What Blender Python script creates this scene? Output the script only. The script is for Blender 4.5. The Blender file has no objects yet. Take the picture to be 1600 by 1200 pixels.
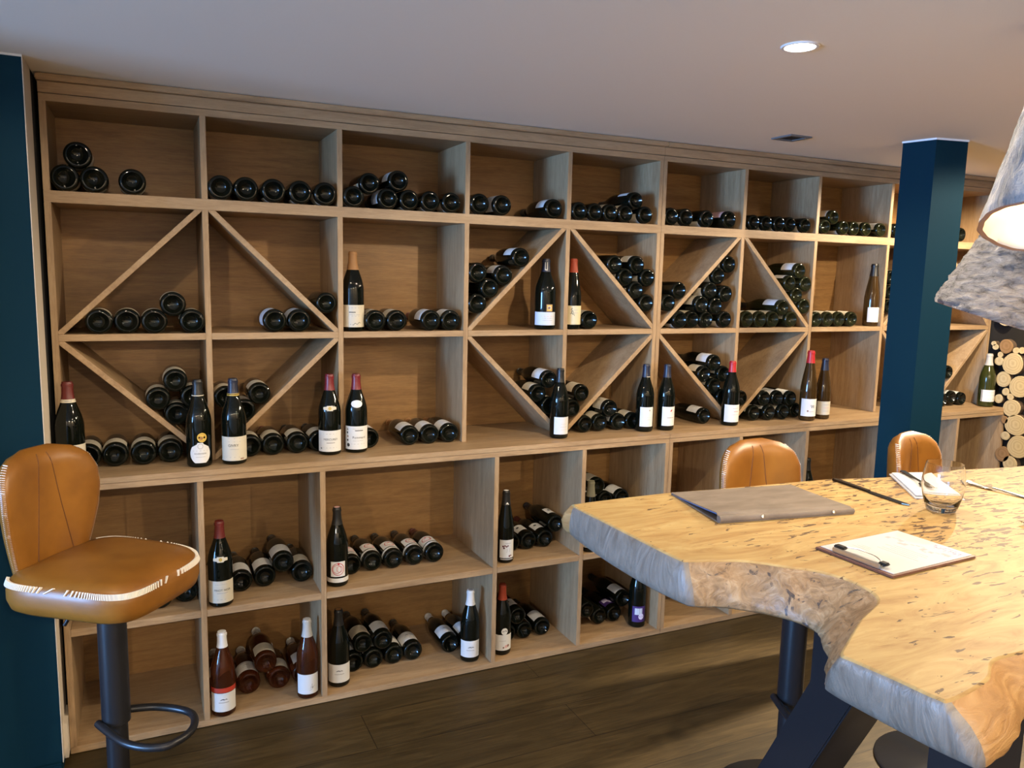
import bpy, bmesh, math, random
from mathutils import noise as mnoise
from mathutils import Vector, Matrix, Euler
from mathutils.geometry import tessellate_polygon
random.seed(7)
S = bpy.context.scene
COL = S.collection
PI = math.pi
CEIL = 2.115

# ------------------------------------------------------------------ camera, world, lights, exposure
cd = bpy.data.cameras.new('camera'); cam = bpy.data.objects.new('camera', cd); COL.objects.link(cam)
cd.sensor_width = 36; cd.sensor_fit = 'HORIZONTAL'; cd.lens = 1239.6 * 36 / 1600
cd.clip_start = .02
_r = Vector((.9065, -.4215, .0228)).normalized(); _f = Vector((.4205, .8969, -.1372)).normalized()
_u = _r.cross(_f).normalized(); _r = _f.cross(_u).normalized()
M = Matrix((_r, _u, -_f)).transposed().to_4x4(); M.translation = Vector((.2466, -2.8419, 1.5534))
cam.matrix_world = M
S.camera = cam
w = bpy.data.worlds.new('world'); S.world = w; w.use_nodes = True
w.node_tree.nodes['Background'].inputs[0].default_value = (.55, .7, 1, 1)
w.node_tree.nodes['Background'].inputs[1].default_value = .3
S.view_settings.view_transform = 'Standard'; S.view_settings.look = 'None'
S.view_settings.gamma = 1; S.view_settings.use_curve_mapping = False
S.view_settings.exposure = 0.32
S.cycles.use_denoising = True
S.cycles.sample_clamp_indirect = 4
WARM = (1, .82, .58)

def light(name, kind, loc, energy, color, rot=(0, 0, 0), size=.05, spot=None, blend=.6, size_y=None):
    d = bpy.data.lights.new(name, kind); o = bpy.data.objects.new(name, d); COL.objects.link(o)
    o.location = loc; o.rotation_euler = rot; d.energy = energy; d.color = color
    if kind == 'AREA':
        d.size = size
        if size_y: d.shape = 'RECTANGLE'; d.size_y = size_y
    else:
        d.shadow_soft_size = size
    if spot: d.spot_size = spot; d.spot_blend = blend
    return o
# daylight through the two windows
light('window_daylight', 'AREA', (-5.45, -2.9, 1.2), 640, (.22, .48, 1.0), (0, -PI/2, 0), 1.5, size_y=1.7)
# recessed ceiling downlights (position, watts); the rear row is added as ceiling fill
DOWN = [(1.715, -1.306, 50), (3.45, -1.35, 70), (3.9, -.6, 90), (.15, -1.05, 13), (1.75, -3.0, 16), (3.3, -3.0, 22), (-1.4, -4.0, 90), (.5, -4.0, 100), (2.4, -4.0, 120)]
for x, y, e in DOWN:
    light('downlight_beam', 'SPOT', (x, y, CEIL - .03), e, WARM, (0, 0, 0), .02, math.radians(172), .22)
light('downlight_beam', 'SPOT', (3.9, -.6, CEIL - .03), 420, WARM, (Vector((2.35, -1.15, 0)) - Vector((3.9, -.6, CEIL))).to_track_quat('-Z', 'Y').to_euler(), .02, math.radians(40), .4)  # extra narrow beam added to brighten the floor under the table




# ------------------------------------------------------------------ materials
MATS = {}
def nodes(m):
    m.use_nodes = True
    return m.node_tree.nodes, m.node_tree.links
def mat(name, col, rough=.5, metal=0, spec=.5, trans=0, ior=1.45, emit=None, estr=0, coat=0):
    if name in MATS: return MATS[name]
    m = bpy.data.materials.new(name); n, l = nodes(m); b = n['Principled BSDF']
    b.inputs['Base Color'].default_value = (*col, 1); b.inputs['Roughness'].default_value = rough
    b.inputs['Metallic'].default_value = metal; b.inputs['Specular IOR Level'].default_value = spec
    b.inputs['Transmission Weight'].default_value = trans; b.inputs['IOR'].default_value = ior
    b.inputs['Coat Weight'].default_value = coat
    if emit: b.inputs['Emission Color'].default_value = (*emit, 1); b.inputs['Emission Strength'].default_value = estr
    MATS[name] = m; return m
def ramp(n, stops):
    r = n.new('ShaderNodeValToRGB'); e = r.color_ramp.elements
    while len(e) < len(stops): e.new(.5)
    for k, (p, c) in enumerate(stops):
        e[k].position = p; e[k].color = (*c, 1) if len(c) == 3 else c
    return r
def noise(n, l, vec, scale, detail=4, rough=.55, dist=0):
    t = n.new('ShaderNodeTexNoise'); t.inputs['Scale'].default_value = scale; t.inputs['Detail'].default_value = detail
    t.inputs['Roughness'].default_value = rough; t.inputs['Distortion'].default_value = dist
    l.new(vec, t.inputs['Vector']); return t
def mapping(n, l, scale, rot=(0, 0, 0), loc=(0, 0, 0), src='Object'):
    c = n.new('ShaderNodeTexCoord'); mp = n.new('ShaderNodeMapping'); mp.inputs['Scale'].default_value = scale
    mp.inputs['Rotation'].default_value = rot; mp.inputs['Location'].default_value = loc
    l.new(c.outputs[src], mp.inputs['Vector']); return mp.outputs['Vector']
def mix(n, l, fac, a, b, mode='MIX'):
    x = n.new('ShaderNodeMix'); x.data_type = 'RGBA'; x.blend_type = mode
    for sock, v in ((x.inputs[0], fac), (x.inputs[6], a), (x.inputs[7], b)):
        if hasattr(v, 'is_output'): l.new(v, sock)
        elif isinstance(v, (int, float)): sock.default_value = v
        else: sock.default_value = (*v, 1)
    return x.outputs[2]
def bump(n, l, h, strength, dist=.002):
    b = n.new('ShaderNodeBump'); b.inputs['Strength'].default_value = strength; b.inputs['Distance'].default_value = dist
    l.new(h, b.inputs['Height']); l.new(b.outputs[0], n['Principled BSDF'].inputs['Normal'])

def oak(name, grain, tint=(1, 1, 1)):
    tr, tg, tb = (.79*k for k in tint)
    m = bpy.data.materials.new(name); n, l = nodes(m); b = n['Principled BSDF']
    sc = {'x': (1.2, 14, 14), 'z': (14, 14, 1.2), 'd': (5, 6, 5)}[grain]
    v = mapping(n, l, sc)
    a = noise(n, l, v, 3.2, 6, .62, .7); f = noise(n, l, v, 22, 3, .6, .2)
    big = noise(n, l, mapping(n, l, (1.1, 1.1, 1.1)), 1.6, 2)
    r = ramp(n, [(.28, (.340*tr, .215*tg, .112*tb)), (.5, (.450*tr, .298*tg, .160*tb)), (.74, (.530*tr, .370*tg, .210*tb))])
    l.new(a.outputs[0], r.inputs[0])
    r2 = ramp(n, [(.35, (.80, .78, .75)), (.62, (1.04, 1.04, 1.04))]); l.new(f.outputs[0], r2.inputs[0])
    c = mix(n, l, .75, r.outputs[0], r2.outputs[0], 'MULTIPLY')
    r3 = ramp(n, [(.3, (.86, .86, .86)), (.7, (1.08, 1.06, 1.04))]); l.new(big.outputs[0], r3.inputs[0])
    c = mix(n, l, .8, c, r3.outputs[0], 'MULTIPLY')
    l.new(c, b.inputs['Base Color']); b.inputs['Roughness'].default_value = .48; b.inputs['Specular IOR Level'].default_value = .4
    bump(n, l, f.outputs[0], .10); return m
OAKX, OAKZ, OAKD = oak('oak_x', 'x'), oak('oak_z', 'z'), oak('oak_d', 'd')
OAKB_SHADE = oak('oak_back_shade_tint', 'x', (.74, .60, .38))  # back panels tinted darker, compartment shade put into the colour

def floor_mat():
    m = bpy.data.materials.new('floor_oak'); n, l = nodes(m); b = n['Principled BSDF']
    br = n.new('ShaderNodeTexBrick'); br.offset = .37; br.inputs['Scale'].default_value = 1
    br.inputs['Brick Width'].default_value = 1.9; br.inputs['Row Height'].default_value = .215; br.inputs['Mortar Size'].default_value = .0016
    br.inputs['Color1'].default_value = (.80, .80, .80, 1); br.inputs['Color2'].default_value = (1.1, 1.08, 1.05, 1); br.inputs['Mortar'].default_value = (.25, .22, .2, 1)
    l.new(mapping(n, l, (1, 1, 1), loc=(.3, .05, 0)), br.inputs['Vector'])
    a = noise(n, l, mapping(n, l, (1.0, 9, 1)), 2.4, 8, .65, 1.6); f = noise(n, l, mapping(n, l, (3, 60, 1)), 3, 4, .6)
    r = ramp(n, [(.25, (.030, .018, .0045)), (.5, (.055, .035, .011)), (.75, (.090, .060, .022))]); l.new(a.outputs[0], r.inputs[0])
    r2 = ramp(n, [(.35, (.72, .70, .68)), (.6, (1.03, 1.03, 1.03))]); l.new(f.outputs[0], r2.inputs[0])
    c = mix(n, l, .8, r.outputs[0], r2.outputs[0], 'MULTIPLY'); c = mix(n, l, 1, c, br.outputs[0], 'MULTIPLY')
    l.new(c, b.inputs['Base Color']); b.inputs['Roughness'].default_value = .5; b.inputs['Specular IOR Level'].default_value = .35
    bump(n, l, f.outputs[0], .15); return m

def paint(name, col, rough=.6, spec=.3):
    m = mat(name, col, rough, spec=spec); n, l = nodes(m)
    f = noise(n, l, mapping(n, l, (1, 1, 1)), 180, 2); bump(n, l, f.outputs[0], .05, .0008); return m
CEILM = paint('ceiling_plaster', (.90, .83, .72), .8)
BLUE = paint('petrol_blue_paint', (.0022, .020, .034), .7, .10)
CREAM = paint('cream_paint', (.62, .54, .44), .7)
WHITE = mat('white_paint', (.8, .79, .76), .5)
PAINTED_SHADE = mat('painted_shade', (.01, .01, .01), .9)  # near-black colour painted in for the shade of gap and vent
BLACKM = mat('black_steel', (.012, .012, .014), .32, spec=.5)
CHROME = mat('brushed_steel', (.55, .54, .52), .28, metal=1)
BLACKG = mat('black_plastic', (.01, .01, .01), .4)

def leather():
    m = bpy.data.materials.new('tan_leather'); n, l = nodes(m); b = n['Principled BSDF']
    a = noise(n, l, mapping(n, l, (1, 1, 1)), 5, 4)
    r = ramp(n, [(.3, (.150, .054, .006)), (.7, (.27, .112, .015))]); l.new(a.outputs[0], r.inputs[0])
    l.new(r.outputs[0], b.inputs['Base Color']); b.inputs['Roughness'].default_value = .38; b.inputs['Specular IOR Level'].default_value = .5
    f = noise(n, l, mapping(n, l, (1, 1, 1)), 260, 3); bump(n, l, f.outputs[0], .12, .001); return m
LEATHER = leather()
SEAM = mat('leather_seam', (.10, .035, .01), .6)
THREAD = mat('white_thread', (.80, .74, .64), .6)

GLASSM = {
    'dark': mat('dark_bottle_glass', (.003, .004, .0025), .05, spec=.35),
    'olive': mat('olive_bottle_glass', (.010, .011, .004), .05, spec=.4),
    'brown': mat('brown_bottle_glass', (.035, .018, .005), .06, spec=.5),
    'green': mat('green_bottle_glass', (.026, .029, .006), .06, spec=.5),
    'rose': mat('rose_bottle_glass', (.20, .055, .018), .03, trans=.85, ior=1.36),
}
def colm(name, col, rough=.6): return mat(name, col, rough)
C_ = {'cream': (.56, .51, .40), 'white': (.64, .635, .615), 'bluewhite': (.56, .60, .66), 'ivory': (.62, .54, .34), 'grey': (.35, .33, .31),
      'ink': (.03, .03, .03), 'red': (.45, .02, .03), 'rust': (.26, .035, .012), 'maroon': (.10, .012, .010), 'gold': (.62, .42, .08), 'tan': (.30, .15, .055),
      'black': (.010, .010, .010), 'brightred': (.38, .015, .02), 'olive': (.13, .12, .075), 'silver': (.42, .40, .36), 'purple': (.05, .02, .13),
      'lavender': (.66, .62, .80), 'pink': (.60, .36, .34), 'brownink': (.22, .12, .09), 'redfoil': (.14, .010, .014), 'navy': (.012, .016, .035), 'bandred': (.42, .035, .015)}
def cm(k):
    rough = {'black': .35, 'gold': .3, 'silver': .35, 'redfoil': .35, 'maroon': .4, 'navy': .35, 'brightred': .35}.get(k, .6)
    return mat('paper_' + k if rough == .6 else 'foil_' + k, C_[k], rough)

# ------------------------------------------------------------------ mesh helpers
def link(name, me, parent=None):
    o = bpy.data.objects.new(name, me); COL.objects.link(o)
    if parent is not None: o.parent = parent
    return o
def tag(o, label=None, cat=None, group=None, kind=None):
    if label: o['label'] = label
    if cat: o['category'] = cat
    if group: o['group'] = group
    if kind: o['kind'] = kind
    return o
def empty(name, loc, rz=0):
    o = bpy.data.objects.new(name, None); COL.objects.link(o); o.location = loc; o.rotation_euler = (0, 0, rz)
    o.empty_display_size = .05; return o
def mesh(name, verts, faces, mats, smooth=False, fm=None, angle=None):
    me = bpy.data.meshes.new(name); me.from_pydata([tuple(v) for v in verts], [], faces)
    for m in (mats if isinstance(mats, (list, tuple)) else [mats]): me.materials.append(m)
    if fm: me.polygons.foreach_set('material_index', fm)
    if smooth: me.polygons.foreach_set('use_smooth', [True] * len(me.polygons))
    me.validate(); me.update()
    if angle: me.set_sharp_from_angle(angle=math.radians(angle))
    return me
def from_bm(name, bm, mats, smooth=False, angle=None):
    bmesh.ops.recalc_face_normals(bm, faces=bm.faces)
    me = bpy.data.meshes.new(name); bm.to_mesh(me); bm.free()
    for m in (mats if isinstance(mats, (list, tuple)) else [mats]): me.materials.append(m)
    if smooth: me.polygons.foreach_set('use_smooth', [True] * len(me.polygons))
    if angle: me.set_sharp_from_angle(angle=math.radians(angle))
    return me
def bm_box(bm, x0, x1, y0, y1, z0, z1, mi=0, bev=0):
    r = bmesh.ops.create_cube(bm, size=1); vs = r['verts']
    for v in vs: v.co = Vector(((x0 + x1)/2 + v.co.x*(x1 - x0), (y0 + y1)/2 + v.co.y*(y1 - y0), (z0 + z1)/2 + v.co.z*(z1 - z0)))
    fs = {f for v in vs for f in v.link_faces}
    for f in fs: f.material_index = mi
    if bev:
        es = {e for v in vs for e in v.link_edges}
        bmesh.ops.bevel(bm, geom=list(es), offset=bev, segments=2, affect='EDGES', clamp_overlap=True)
def box(name, x0, x1, y0, y1, z0, z1, m, parent=None, bev=.0012):
    bm = bmesh.new(); bm_box(bm, x0, x1, y0, y1, z0, z1, 0, bev)
    return link(name, from_bm(name, bm, m), parent)
def prism_xz(name, poly, y0, y1, m, parent=None, bev=.001):
    bm = bmesh.new()
    a = [bm.verts.new((x, y0, z)) for x, z in poly]; b = [bm.verts.new((x, y1, z)) for x, z in poly]
    n = len(poly); bm.faces.new(a); bm.faces.new(b[::-1])
    for i in range(n): bm.faces.new((a[i], b[i], b[(i+1) % n], a[(i+1) % n]))
    bmesh.ops.recalc_face_normals(bm, faces=bm.faces)
    if bev: bmesh.ops.bevel(bm, geom=list(bm.edges), offset=bev, segments=1, affect='EDGES', clamp_overlap=True)
    return link(name, from_bm(name, bm, m), parent)
def lathe_data(prof, n=32, cap0=True, cap1=True):
    v, f = [], []; rings = []
    for r, z in prof:
        if r < 1e-6: rings.append([len(v)]); v.append((0, 0, z))
        else:
            rings.append(list(range(len(v), len(v) + n)))
            v += [(r*math.cos(2*PI*i/n), r*math.sin(2*PI*i/n), z) for i in range(n)]
    for a, b in zip(rings, rings[1:]):
        for i in range(n):
            j = (i + 1) % n
            if len(a) == 1 and len(b) == 1: continue
            if len(a) == 1: f.append((a[0], b[j], b[i]))
            elif len(b) == 1: f.append((a[i], a[j], b[0]))
            else: f.append((a[i], a[j], b[j], b[i]))
    if cap0 and len(rings[0]) > 1: f.append(tuple(rings[0][::-1]))
    if cap1 and len(rings[-1]) > 1: f.append(tuple(rings[-1]))
    return v, f
def lathe(name, prof, m, n=32, angle=35, cap0=True, cap1=True):
    v, f = lathe_data(prof, n, cap0, cap1); return mesh(name, v, f, m, True, angle=angle)
def tube_data(path, r, n=10, closed=False):
    P = [Vector(p) for p in path]; v, f = [], []; N = len(P); up = Vector((0, 0, 1))
    for i, p in enumerate(P):
        a = P[i-1] if (i or closed) else p; b = P[(i+1) % N] if (i < N-1 or closed) else p
        t = (b - a).normalized()
        s = t.cross(up)
        if s.length < 1e-3: s = t.cross(Vector((0, 1, 0)))
        s.normalize(); q = s.cross(t).normalized(); rr = r[i] if isinstance(r, (list, tuple)) else r
        for k in range(n):
            an = 2*PI*k/n; v.append(p + s*(rr*math.cos(an)) + q*(rr*math.sin(an)))
    for i in range(N if closed else N-1):
        for k in range(n):
            a = i*n + k; b = i*n + (k+1) % n; c = ((i+1) % N)*n + (k+1) % n; d = ((i+1) % N)*n + k
            f.append((a, b, c, d))
    if not closed: f.append(tuple(range(n))[::-1]); f.append(tuple(range((N-1)*n, N*n)))
    return v, f
def tube(name, path, r, m, parent=None, n=10, closed=False):
    v, f = tube_data(path, r, n, closed); return link(name, mesh(name, v, f, m, True, angle=50), parent)
def catmull(pts, k=6, closed=False):
    out = []; N = len(pts); P = [Vector(p) for p in pts]
    for i in range(N if closed else N-1):
        p0 = P[i-1] if (closed or i > 0) else P[i]; p1 = P[i]; p2 = P[(i+1) % N]; p3 = P[(i+2) % N] if (closed or i < N-2) else P[(i+1) % N]
        for j in range(k):
            t = j/k
            out.append(.5*((2*p1) + (p2-p0)*t + (2*p0-5*p1+4*p2-p3)*t*t + (3*p1-p0-3*p2+p3)*t**3))
    if not closed: out.append(P[-1])
    return out

# ------------------------------------------------------------------ the room
def struct(o): o['kind'] = 'structure'; return o
X0, X1, Y0, Y1 = -5.5, 4.52, -4.35, .33
struct(box('floor', X0, X1 + .1, Y0, Y1, -.06, 0, floor_mat(), bev=0))
struct(box('ceiling', X0, X1 + .1, Y0, Y1, CEIL, CEIL + .06, CEILM, bev=0))
struct(box('wall_back', X0, X1 + .1, Y1, Y1 + .06, 0, CEIL, BLUE, bev=0))
struct(box('wall_right', X1, X1 + .1, Y0, Y1, 0, CEIL, mat('dark_wall', (.012, .010, .008), .9), bev=0))
def wall_with_window(name, axis, at, a0, a1, w0, w1, z0, z1, m):
    bm = bmesh.new()
    for (p0, p1, q0, q1) in ((a0, w0, 0, CEIL), (w1, a1, 0, CEIL), (w0, w1, 0, z0), (w0, w1, z1, CEIL)):
        if axis == 'x': bm_box(bm, at - .06, at, p0, p1, q0, q1)
        else: bm_box(bm, p0, p1, at - .06, at, q0, q1)
    return struct(link(name, from_bm(name, bm, m)))
wall_with_window('wall_left', 'x', X0, Y0, Y1, -3.8, -2.0, .45, 1.95, CREAM)
struct(box('wall_front', X0, X1 + .1, Y0 - .06, Y0, 0, CEIL, CREAM, bev=0))
def window(name, axis, at, a0, a1, z0, z1):
    bm = bmesh.new(); t = .05; mid = (a0 + a1)/2
    for (p0, p1, q0, q1) in ((a0, a0 + t, z0, z1), (a1 - t, a1, z0, z1), (a0, a1, z0, z0 + t), (a0, a1, z1 - t, z1), (mid - .025, mid + .025, z0, z1)):
        if axis == 'x': bm_box(bm, at - .05, at - .01, p0, p1, q0, q1, 0, .003)
        else: bm_box(bm, p0, p1, at - .05, at - .01, q0, q1, 0, .003)
    struct(link(name, from_bm(name, bm, WHITE)))
window('window_1', 'x', X0, -3.8, -2.0, .45, 1.95)
struct(box('wall_daylight_blocker', -1.12, -1.0, -.80, Y1, 0, CEIL, CREAM, bev=0))  # unseen stub added to keep window daylight off the pier
# blue pier with a pale end strip, beside the rack
bm = bmesh.new()
bm_box(bm, -.27, -.0235, -.222, Y1, 0, CEIL - .004, 0); bm_box(bm, -.285, -.0225, -.236, -.10, 0, .036, 0, .004)
struct(link('wall_pier', from_bm('wall_pier', bm, BLUE)))
bm = bmesh.new(); bm_box(bm, -.0235, -.0215, -.2215, -.055, .03, CEIL, 0); bm_box(bm, -.0215, -.0105, -.18, -.06, .02, .135, 0); bm_box(bm, -.27, -.0215, -.2235, -.2205, CEIL - .006, CEIL, 0)
struct(link('trim_1', from_bm('trim_1', bm, CREAM)))
bm = bmesh.new(); bm_box(bm, -.0235, -.0215, -.055, Y1, 0, CEIL, 0); struct(link('gap_shade', from_bm('gap_shade', bm, PAINTED_SHADE)))  # dark sheet paints the shade of the slit beside the rack
# blue square column in front of the rack
cx = [(3.070, -.649), (3.217, -.676), (3.190, -.549), (3.041, -.521)]
bm = bmesh.new(); a = [bm.verts.new((x, y, 0)) for x, y in cx]; b = [bm.verts.new((x, y, CEIL - .004)) for x, y in cx]
bm.faces.new(a[::-1]); bm.faces.new(b)
for i in range(4): bm.faces.new((a[i], a[(i+1) % 4], b[(i+1) % 4], b[i]))
o = struct(link('wall_column', from_bm('wall_column', bm, BLUE)))
cen = Vector((sum(p[0] for p in cx)/4, sum(p[1] for p in cx)/4))
bm = bmesh.new(); q = [(Vector(p) - cen)*1.03 + cen for p in cx]
a = [bm.verts.new((p.x, p.y, CEIL - .007)) for p in q]; b = [bm.verts.new((p.x, p.y, CEIL)) for p in q]
bm.faces.new(a[::-1]); bm.faces.new(b)
for i in range(4): bm.faces.new((a[i], a[(i+1) % 4], b[(i+1) % 4], b[i]))
struct(link('trim_3', from_bm('trim_3', bm, WHITE)))

# log-end cladding on the right wall
LOGS = [(-.156,1.139,.057),(-.115,1.051,.041),(-.210,1.023,.059),(-.135,.986,.020),(-.163,.962,.018),(-.176,.903,.047),(-.208,.816,.058),(-.158,.749,.024),(-.233,.703,.060),(-.153,.647,.041),(-.111,1.229,.038),(-.084,1.182,.015),(-.053,1.221,.016),(-.041,1.239,.013),(-.167,1.212,.017),(-.081,1.146,.024),(-.100,.943,.024),(-.145,.834,.020),(-.198,1.215,.017),(-.270,.914,.025),(-.199,.605,.040)]
rl = random.Random(3); tries = 0
while tries < 5000 and len(LOGS) < 99:
    tries += 1; r = rl.choice([.06, .055, .045, .035, .022, .018]); y = rl.uniform(-1.0, -.04); z = rl.uniform(.1, 2.0)
    if y > -.26 and .58 < z < 1.25: continue
    if all(math.hypot(y - a, z - b) > r + c + .002 for a, b, c in LOGS): LOGS.append((y, z, r))
lp = empty('log_panel', (X1 - .035, -.55, 0))
tag(lp, 'wall cladding of pale round log ends beyond the wine rack', 'wall panel')
link('backing', None, None) if False else None
bb = box('backing', X1 - .033, X1 - .001, -1.08, .30, 0, CEIL - .01, mat('black_backing', (.008, .006, .004), .9)); bb.parent = lp; bb.matrix_parent_inverse = Matrix.Translation(lp.location).inverted()
def logmat(name, c0, c1):
    m = bpy.data.materials.new(name); n, l = nodes(m); b = n['Principled BSDF']
    co = n.new('ShaderNodeTexCoord'); ln = n.new('ShaderNodeVectorMath'); ln.operation = 'LENGTH'; l.new(co.outputs['Object'], ln.inputs[0])
    nz = noise(n, l, co.outputs['Object'], 14, 3); ad = n.new('ShaderNodeMath'); ad.operation = 'MULTIPLY_ADD'; l.new(nz.outputs[0], ad.inputs[0]); ad.inputs[1].default_value = .02; l.new(ln.outputs['Value'], ad.inputs[2])
    sn = n.new('ShaderNodeMath'); sn.operation = 'MULTIPLY'; l.new(ad.outputs[0], sn.inputs[0]); sn.inputs[1].default_value = 700
    s2 = n.new('ShaderNodeMath'); s2.operation = 'SINE'; l.new(sn.outputs[0], s2.inputs[0])
    r = ramp(n, [(0, c0), (1, c1)]); mr = n.new('ShaderNodeMapRange'); mr.inputs[1].default_value = -1; l.new(s2.outputs[0], mr.inputs[0]); l.new(mr.outputs[0], r.inputs[0])
    l.new(r.outputs[0], b.inputs['Base Color']); b.inputs['Roughness'].default_value = .6; return m
LOGA = logmat('log_end_pale', (.42, .32, .17), (.52, .41, .235)); LOGB = logmat('log_end_brown', (.22, .12, .045), (.28, .16, .07)); BARKD = mat('log_bark', (.08, .05, .03), .9)
for k, (y, z, r) in enumerate(LOGS):
    n = 20; ph = rl.uniform(0, 6); v = []; f = []
    prof = [(1, 0, 1), (1, -.030, 1), (.97, -.034, 0), (.0, -.034, 0)]
    rad = [r*(1 + .035*math.sin(2*a*2*PI/n + ph) + .02*math.sin(3*a*2*PI/n + 2*ph)) for a in range(n)]
    for s, xx, _ in prof[:3]: v += [(xx, rad[i]*s*math.cos(2*PI*i/n), rad[i]*s*math.sin(2*PI*i/n)) for i in range(n)]
    fm = []
    for ring in range(2):
        for i in range(n): f.append((ring*n + i, ring*n + (i+1) % n, (ring+1)*n + (i+1) % n, (ring+1)*n + i)); fm.append(1 if ring == 0 else 0)
    f.append(tuple(range(2*n, 3*n))); fm.append(0)
    brown = k in (9, 10, 17) or (k > 20 and rl.random() < .15)
    o = link('log_slice', mesh('log_slice', v, f, [LOGB if brown else LOGA, BARKD], False, fm), lp)
    o.location = (0.001, y + .55, z)

# ceiling downlights and vent
for i, (x, y, e) in enumerate(DOWN):
    if i == 0 or True:
        d = empty('ceiling_downlight', (x, y, CEIL))
        lab = ['lit round downlight set in the ceiling near the middle of the rack'][0] if i == 0 else None
        tag(d, lab or 'round ceiling downlight outside the picture, rear ones added as fill', 'ceiling light', 'recessed ceiling downlights')
        if i == 0: d['group'] = 'recessed ceiling downlights'
        link('trim_ring', lathe('trim_ring', [(.036, -.0005), (.037, -.004), (.043, -.004), (.046, -.0005)], WHITE, 28, cap0=False, cap1=False), d)
        link('lens', lathe('lens', [(0, -.0015), (.0365, -.0015)], mat('downlight_glow', (1, 1, 1), .5, emit=(1, .9, .75), estr=14), 28, cap0=False, cap1=False), d)
vent = empty('ceiling_vent', (2.608, -.36, CEIL)); tag(vent, 'small square dark vent with grey frame in the ceiling', 'vent')
bm = bmesh.new()
for (a0, a1, b0, b1) in ((-.055, .055, -.055, -.038), (-.055, .055, .038, .055), (-.055, -.038, -.038, .038), (.038, .055, -.038, .038)): bm_box(bm, a0, a1, b0, b1, -.006, 0, 0, .001)
link('frame', from_bm('frame', bm, mat('vent_grey', (.16, .155, .15), .4)), vent)
box('opening', -.038, .038, -.038, .038, -.002, -.0005, PAINTED_SHADE, vent, 0)  # flat near-black panel paints the shade inside the vent

# ------------------------------------------------------------------ wine rack
T = .0095
V = [0, .45, .8953, 1.3766, 1.8133, 2.2612, 2.7074, 3.1476, 3.6298, 4.05, 4.465]
W = [0, .3998, .7975, 1.4603, 1.8464, 2.2537, 2.65, 3.045, 3.71, 4.095, 4.465]
ZT, Z1, Z2, ZC, ZM, ZB = 2.0376, 1.7567, 1.3226, .8969, .418, .0256
YF, YB, YG, YLB = 0, .310, -.1356, .302
def clip(poly, fn):
    out = []
    for i, p in enumerate(poly):
        q = poly[(i+1) % len(poly)]; a, b = fn(p), fn(q)
        if a >= 0: out.append(p)
        if (a >= 0) != (b >= 0):
            t = a/(a - b); out.append((p[0] + (q[0]-p[0])*t, p[1] + (q[1]-p[1])*t))
    return out
def diagonal(parent, i, up, za, zb, x0, x1, z0, z1):
    p, q = ((V[i], za), (V[i+1], zb)) if up else ((V[i], zb), (V[i+1], za))
    d = Vector(q) - Vector(p); n = Vector((-d.y, d.x)).normalized()*.009; d = d.normalized()*.1
    P, Q = Vector(p) - d, Vector(q) + d
    poly = [tuple(P + n), tuple(Q + n), tuple(Q - n), tuple(P - n)]
    for fn in (lambda s: s[0] - x0, lambda s: x1 - s[0], lambda s: s[1] - z0, lambda s: z1 - s[1]): poly = clip(poly, fn)
    prism_xz('diagonal_board', poly, YF + .001, YB, OAKD, parent)
UNIT = [('pale oak wine rack with diamond shelves beside the blue pier', 'pale oak wine rack with diamond shelves behind the blue column'),
        ('low oak shelf cabinet under the counter beside the tan stool', 'low oak shelf cabinet behind the live-edge table'),
        ('oak countertop below the diamond rack beside the blue pier', 'oak countertop running behind the blue column')]
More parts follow.
